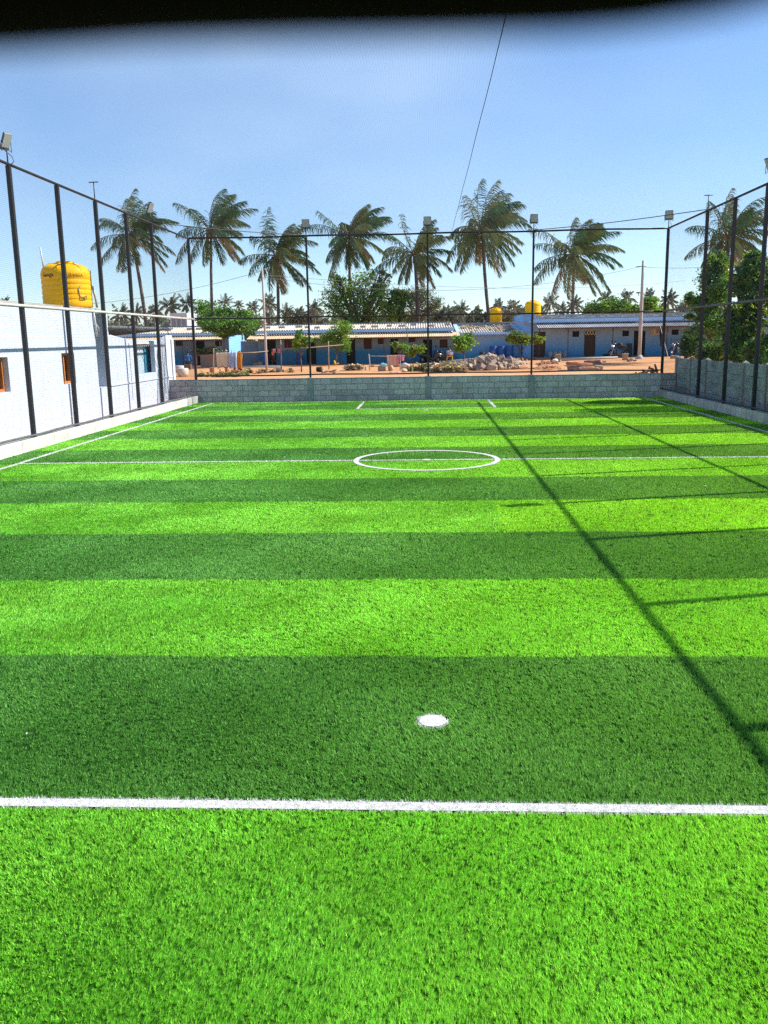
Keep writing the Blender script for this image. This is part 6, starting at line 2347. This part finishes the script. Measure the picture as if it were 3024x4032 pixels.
for (dx, dy, dz, dd, mt, lab) in ((-.1, .4, .36, (1.55, .8, .2), 'redclod', 'upper flat reddish slab on the dirt right of the last far post'),
                                 (-.3, .3, .14, (1.1, .7, .22), 'stone2', 'lower dark slab under the flat reddish slab'),
                                 (.35, .05, .10, (1.3, .5, .18), 'stone', 'long pale slab in front of the reddish slab'),
                                 (.95, .1, .14, (.5, .4, .26), 'stone', 'pale lump of stone right of the flat slabs')):
    t = MB()
    t.slab(b + Vector((dx, dy, dz)), dd, seed=int(dx * 10) + 40, rz=rnd.uniform(-.1, .1), tilt=rnd.uniform(-.06, .08))
    tag(t.build('stone_slab', K[mt], origin=b + Vector((dx, dy, dz))), lab, 'slab')
b = gnd(*r4(700, 590))
t = MB()
t.slab(b + Vector((0, .5, .12)), (1.1, .6, .24), seed=71)
tag(t.build('stone_slab', K['redclod'], origin=b), 'brown slab behind the flat slabs, below the lying pole', 'slab')
# white sack and dark bag by the left block stack
b = gnd(*r4(385, 578))
t = MB()
t.rock(b + Vector((0, .1, .14)), (.55, .35, .3), seed=72, rough=.12, sub=2)
tag(t.build('sack', K['sack'], origin=b), 'white sack lying left of the block stack near the lying pole', 'sack')
t = MB()
t.tube([b + Vector((-.28, .1, .06)), b + Vector((-.2, .1, .38)), b + Vector((-.06, .1, .42)), b + Vector((.03, .1, .3))], [.06, .08, .06, .03], 8)
tag(t.build('dark_bag', K['darkcloth'], origin=b), 'dark bag slumped over the white sack', 'bag')
b = gnd(*r4(270, 600))
t = MB()
for i in range(26):
    t.rock(b + Vector((rnd.uniform(-.3, .8), rnd.uniform(-.1, .5), .03 + .15 * rnd.random())), (.19, .15, .12), seed=80 + i)
tag(t.build('stone_scatter', K['stone'], origin=b), 'scatter of small stones left of the white sack', 'stones', kind='stuff')
# red earth mounds
t = MB()
for f, zx, zy, dd in ((r4, 70, 600, (2.4, 1.6, .6)), (r4, 350, 615, (2.2, 1.4, .5)), (r3, 1600, 610, (1.9, 1.3, .5))):
    b = gnd(*f(zx, zy + 20))
    t.rock(b + Vector((0, .6, .02)), dd, seed=int(zx), rough=.06, sub=3)
tag(t.build('earth_mounds', K['dirt']), kind='structure')
t = MB()
q = random.Random(8)
for i in range(240):
    f, zx, zy = (r4, q.uniform(270, 420), q.uniform(585, 640)) if i % 2 else (r4, q.uniform(0, 120), q.uniform(560, 610))
    b = gnd(*f(zx, zy))
    s = q.uniform(.06, .2)
    t.rock(b + Vector((0, 0, .12 + q.uniform(0, .1))), (s, s, s * .7), seed=i, rough=.3)
tag(t.build('earth_clods', K['redclod']), 'crumbled red earth clods on the mounds', 'earth clods', kind='stuff')
# firewood by the precast wall
b = gnd(*r4(1310, 645))
q = random.Random(14)
for i in range(22):
    t = MB()
    c = Vector((9.05 + .0 * i, 36.4, 0)) + Vector((q.uniform(-.45, .35), q.uniform(-.3, .3), 0))
    c.z = .62 + max(0, .42 - .6 * abs(c.x - 9.2)) * q.random()
    d_ = Vector((q.uniform(-1, 1), q.uniform(-.6, .6), q.uniform(-.3, .55))).normalized() * q.uniform(.12, .22)
    t.tube([c - d_, c, c + d_], [.045, .05, .035], 8)
    tag(t.build('firewood_log', K['darkwood'] if i % 3 else K['wood'], origin=c), 'split firewood log in the pile at the end of the precast wall', 'log', 'firewood by the precast wall')
# plastic buckets near the left house
for i, (zx, zy, s, mt, lab) in enumerate(((222, 655, .30, 'sack', 'pale plastic tub left of the sitting person'), (250, 690, .34, 'sack', 'white sack lump on the wall top left of the corner post'),
                                         (205, 640, .2, 'redtrim', 'red plastic stool leg corner at the white house end'))):
    b = gnd(*r2(zx, zy))
    t = MB()
    t.lathe([(s * .8, 0), (s, .5 * s), (s * 1.05, 1.4 * s), (s * .9, 1.5 * s)], b, 16)
    tag(t.build('plastic_tub', K[mt], origin=b), lab, 'tub')
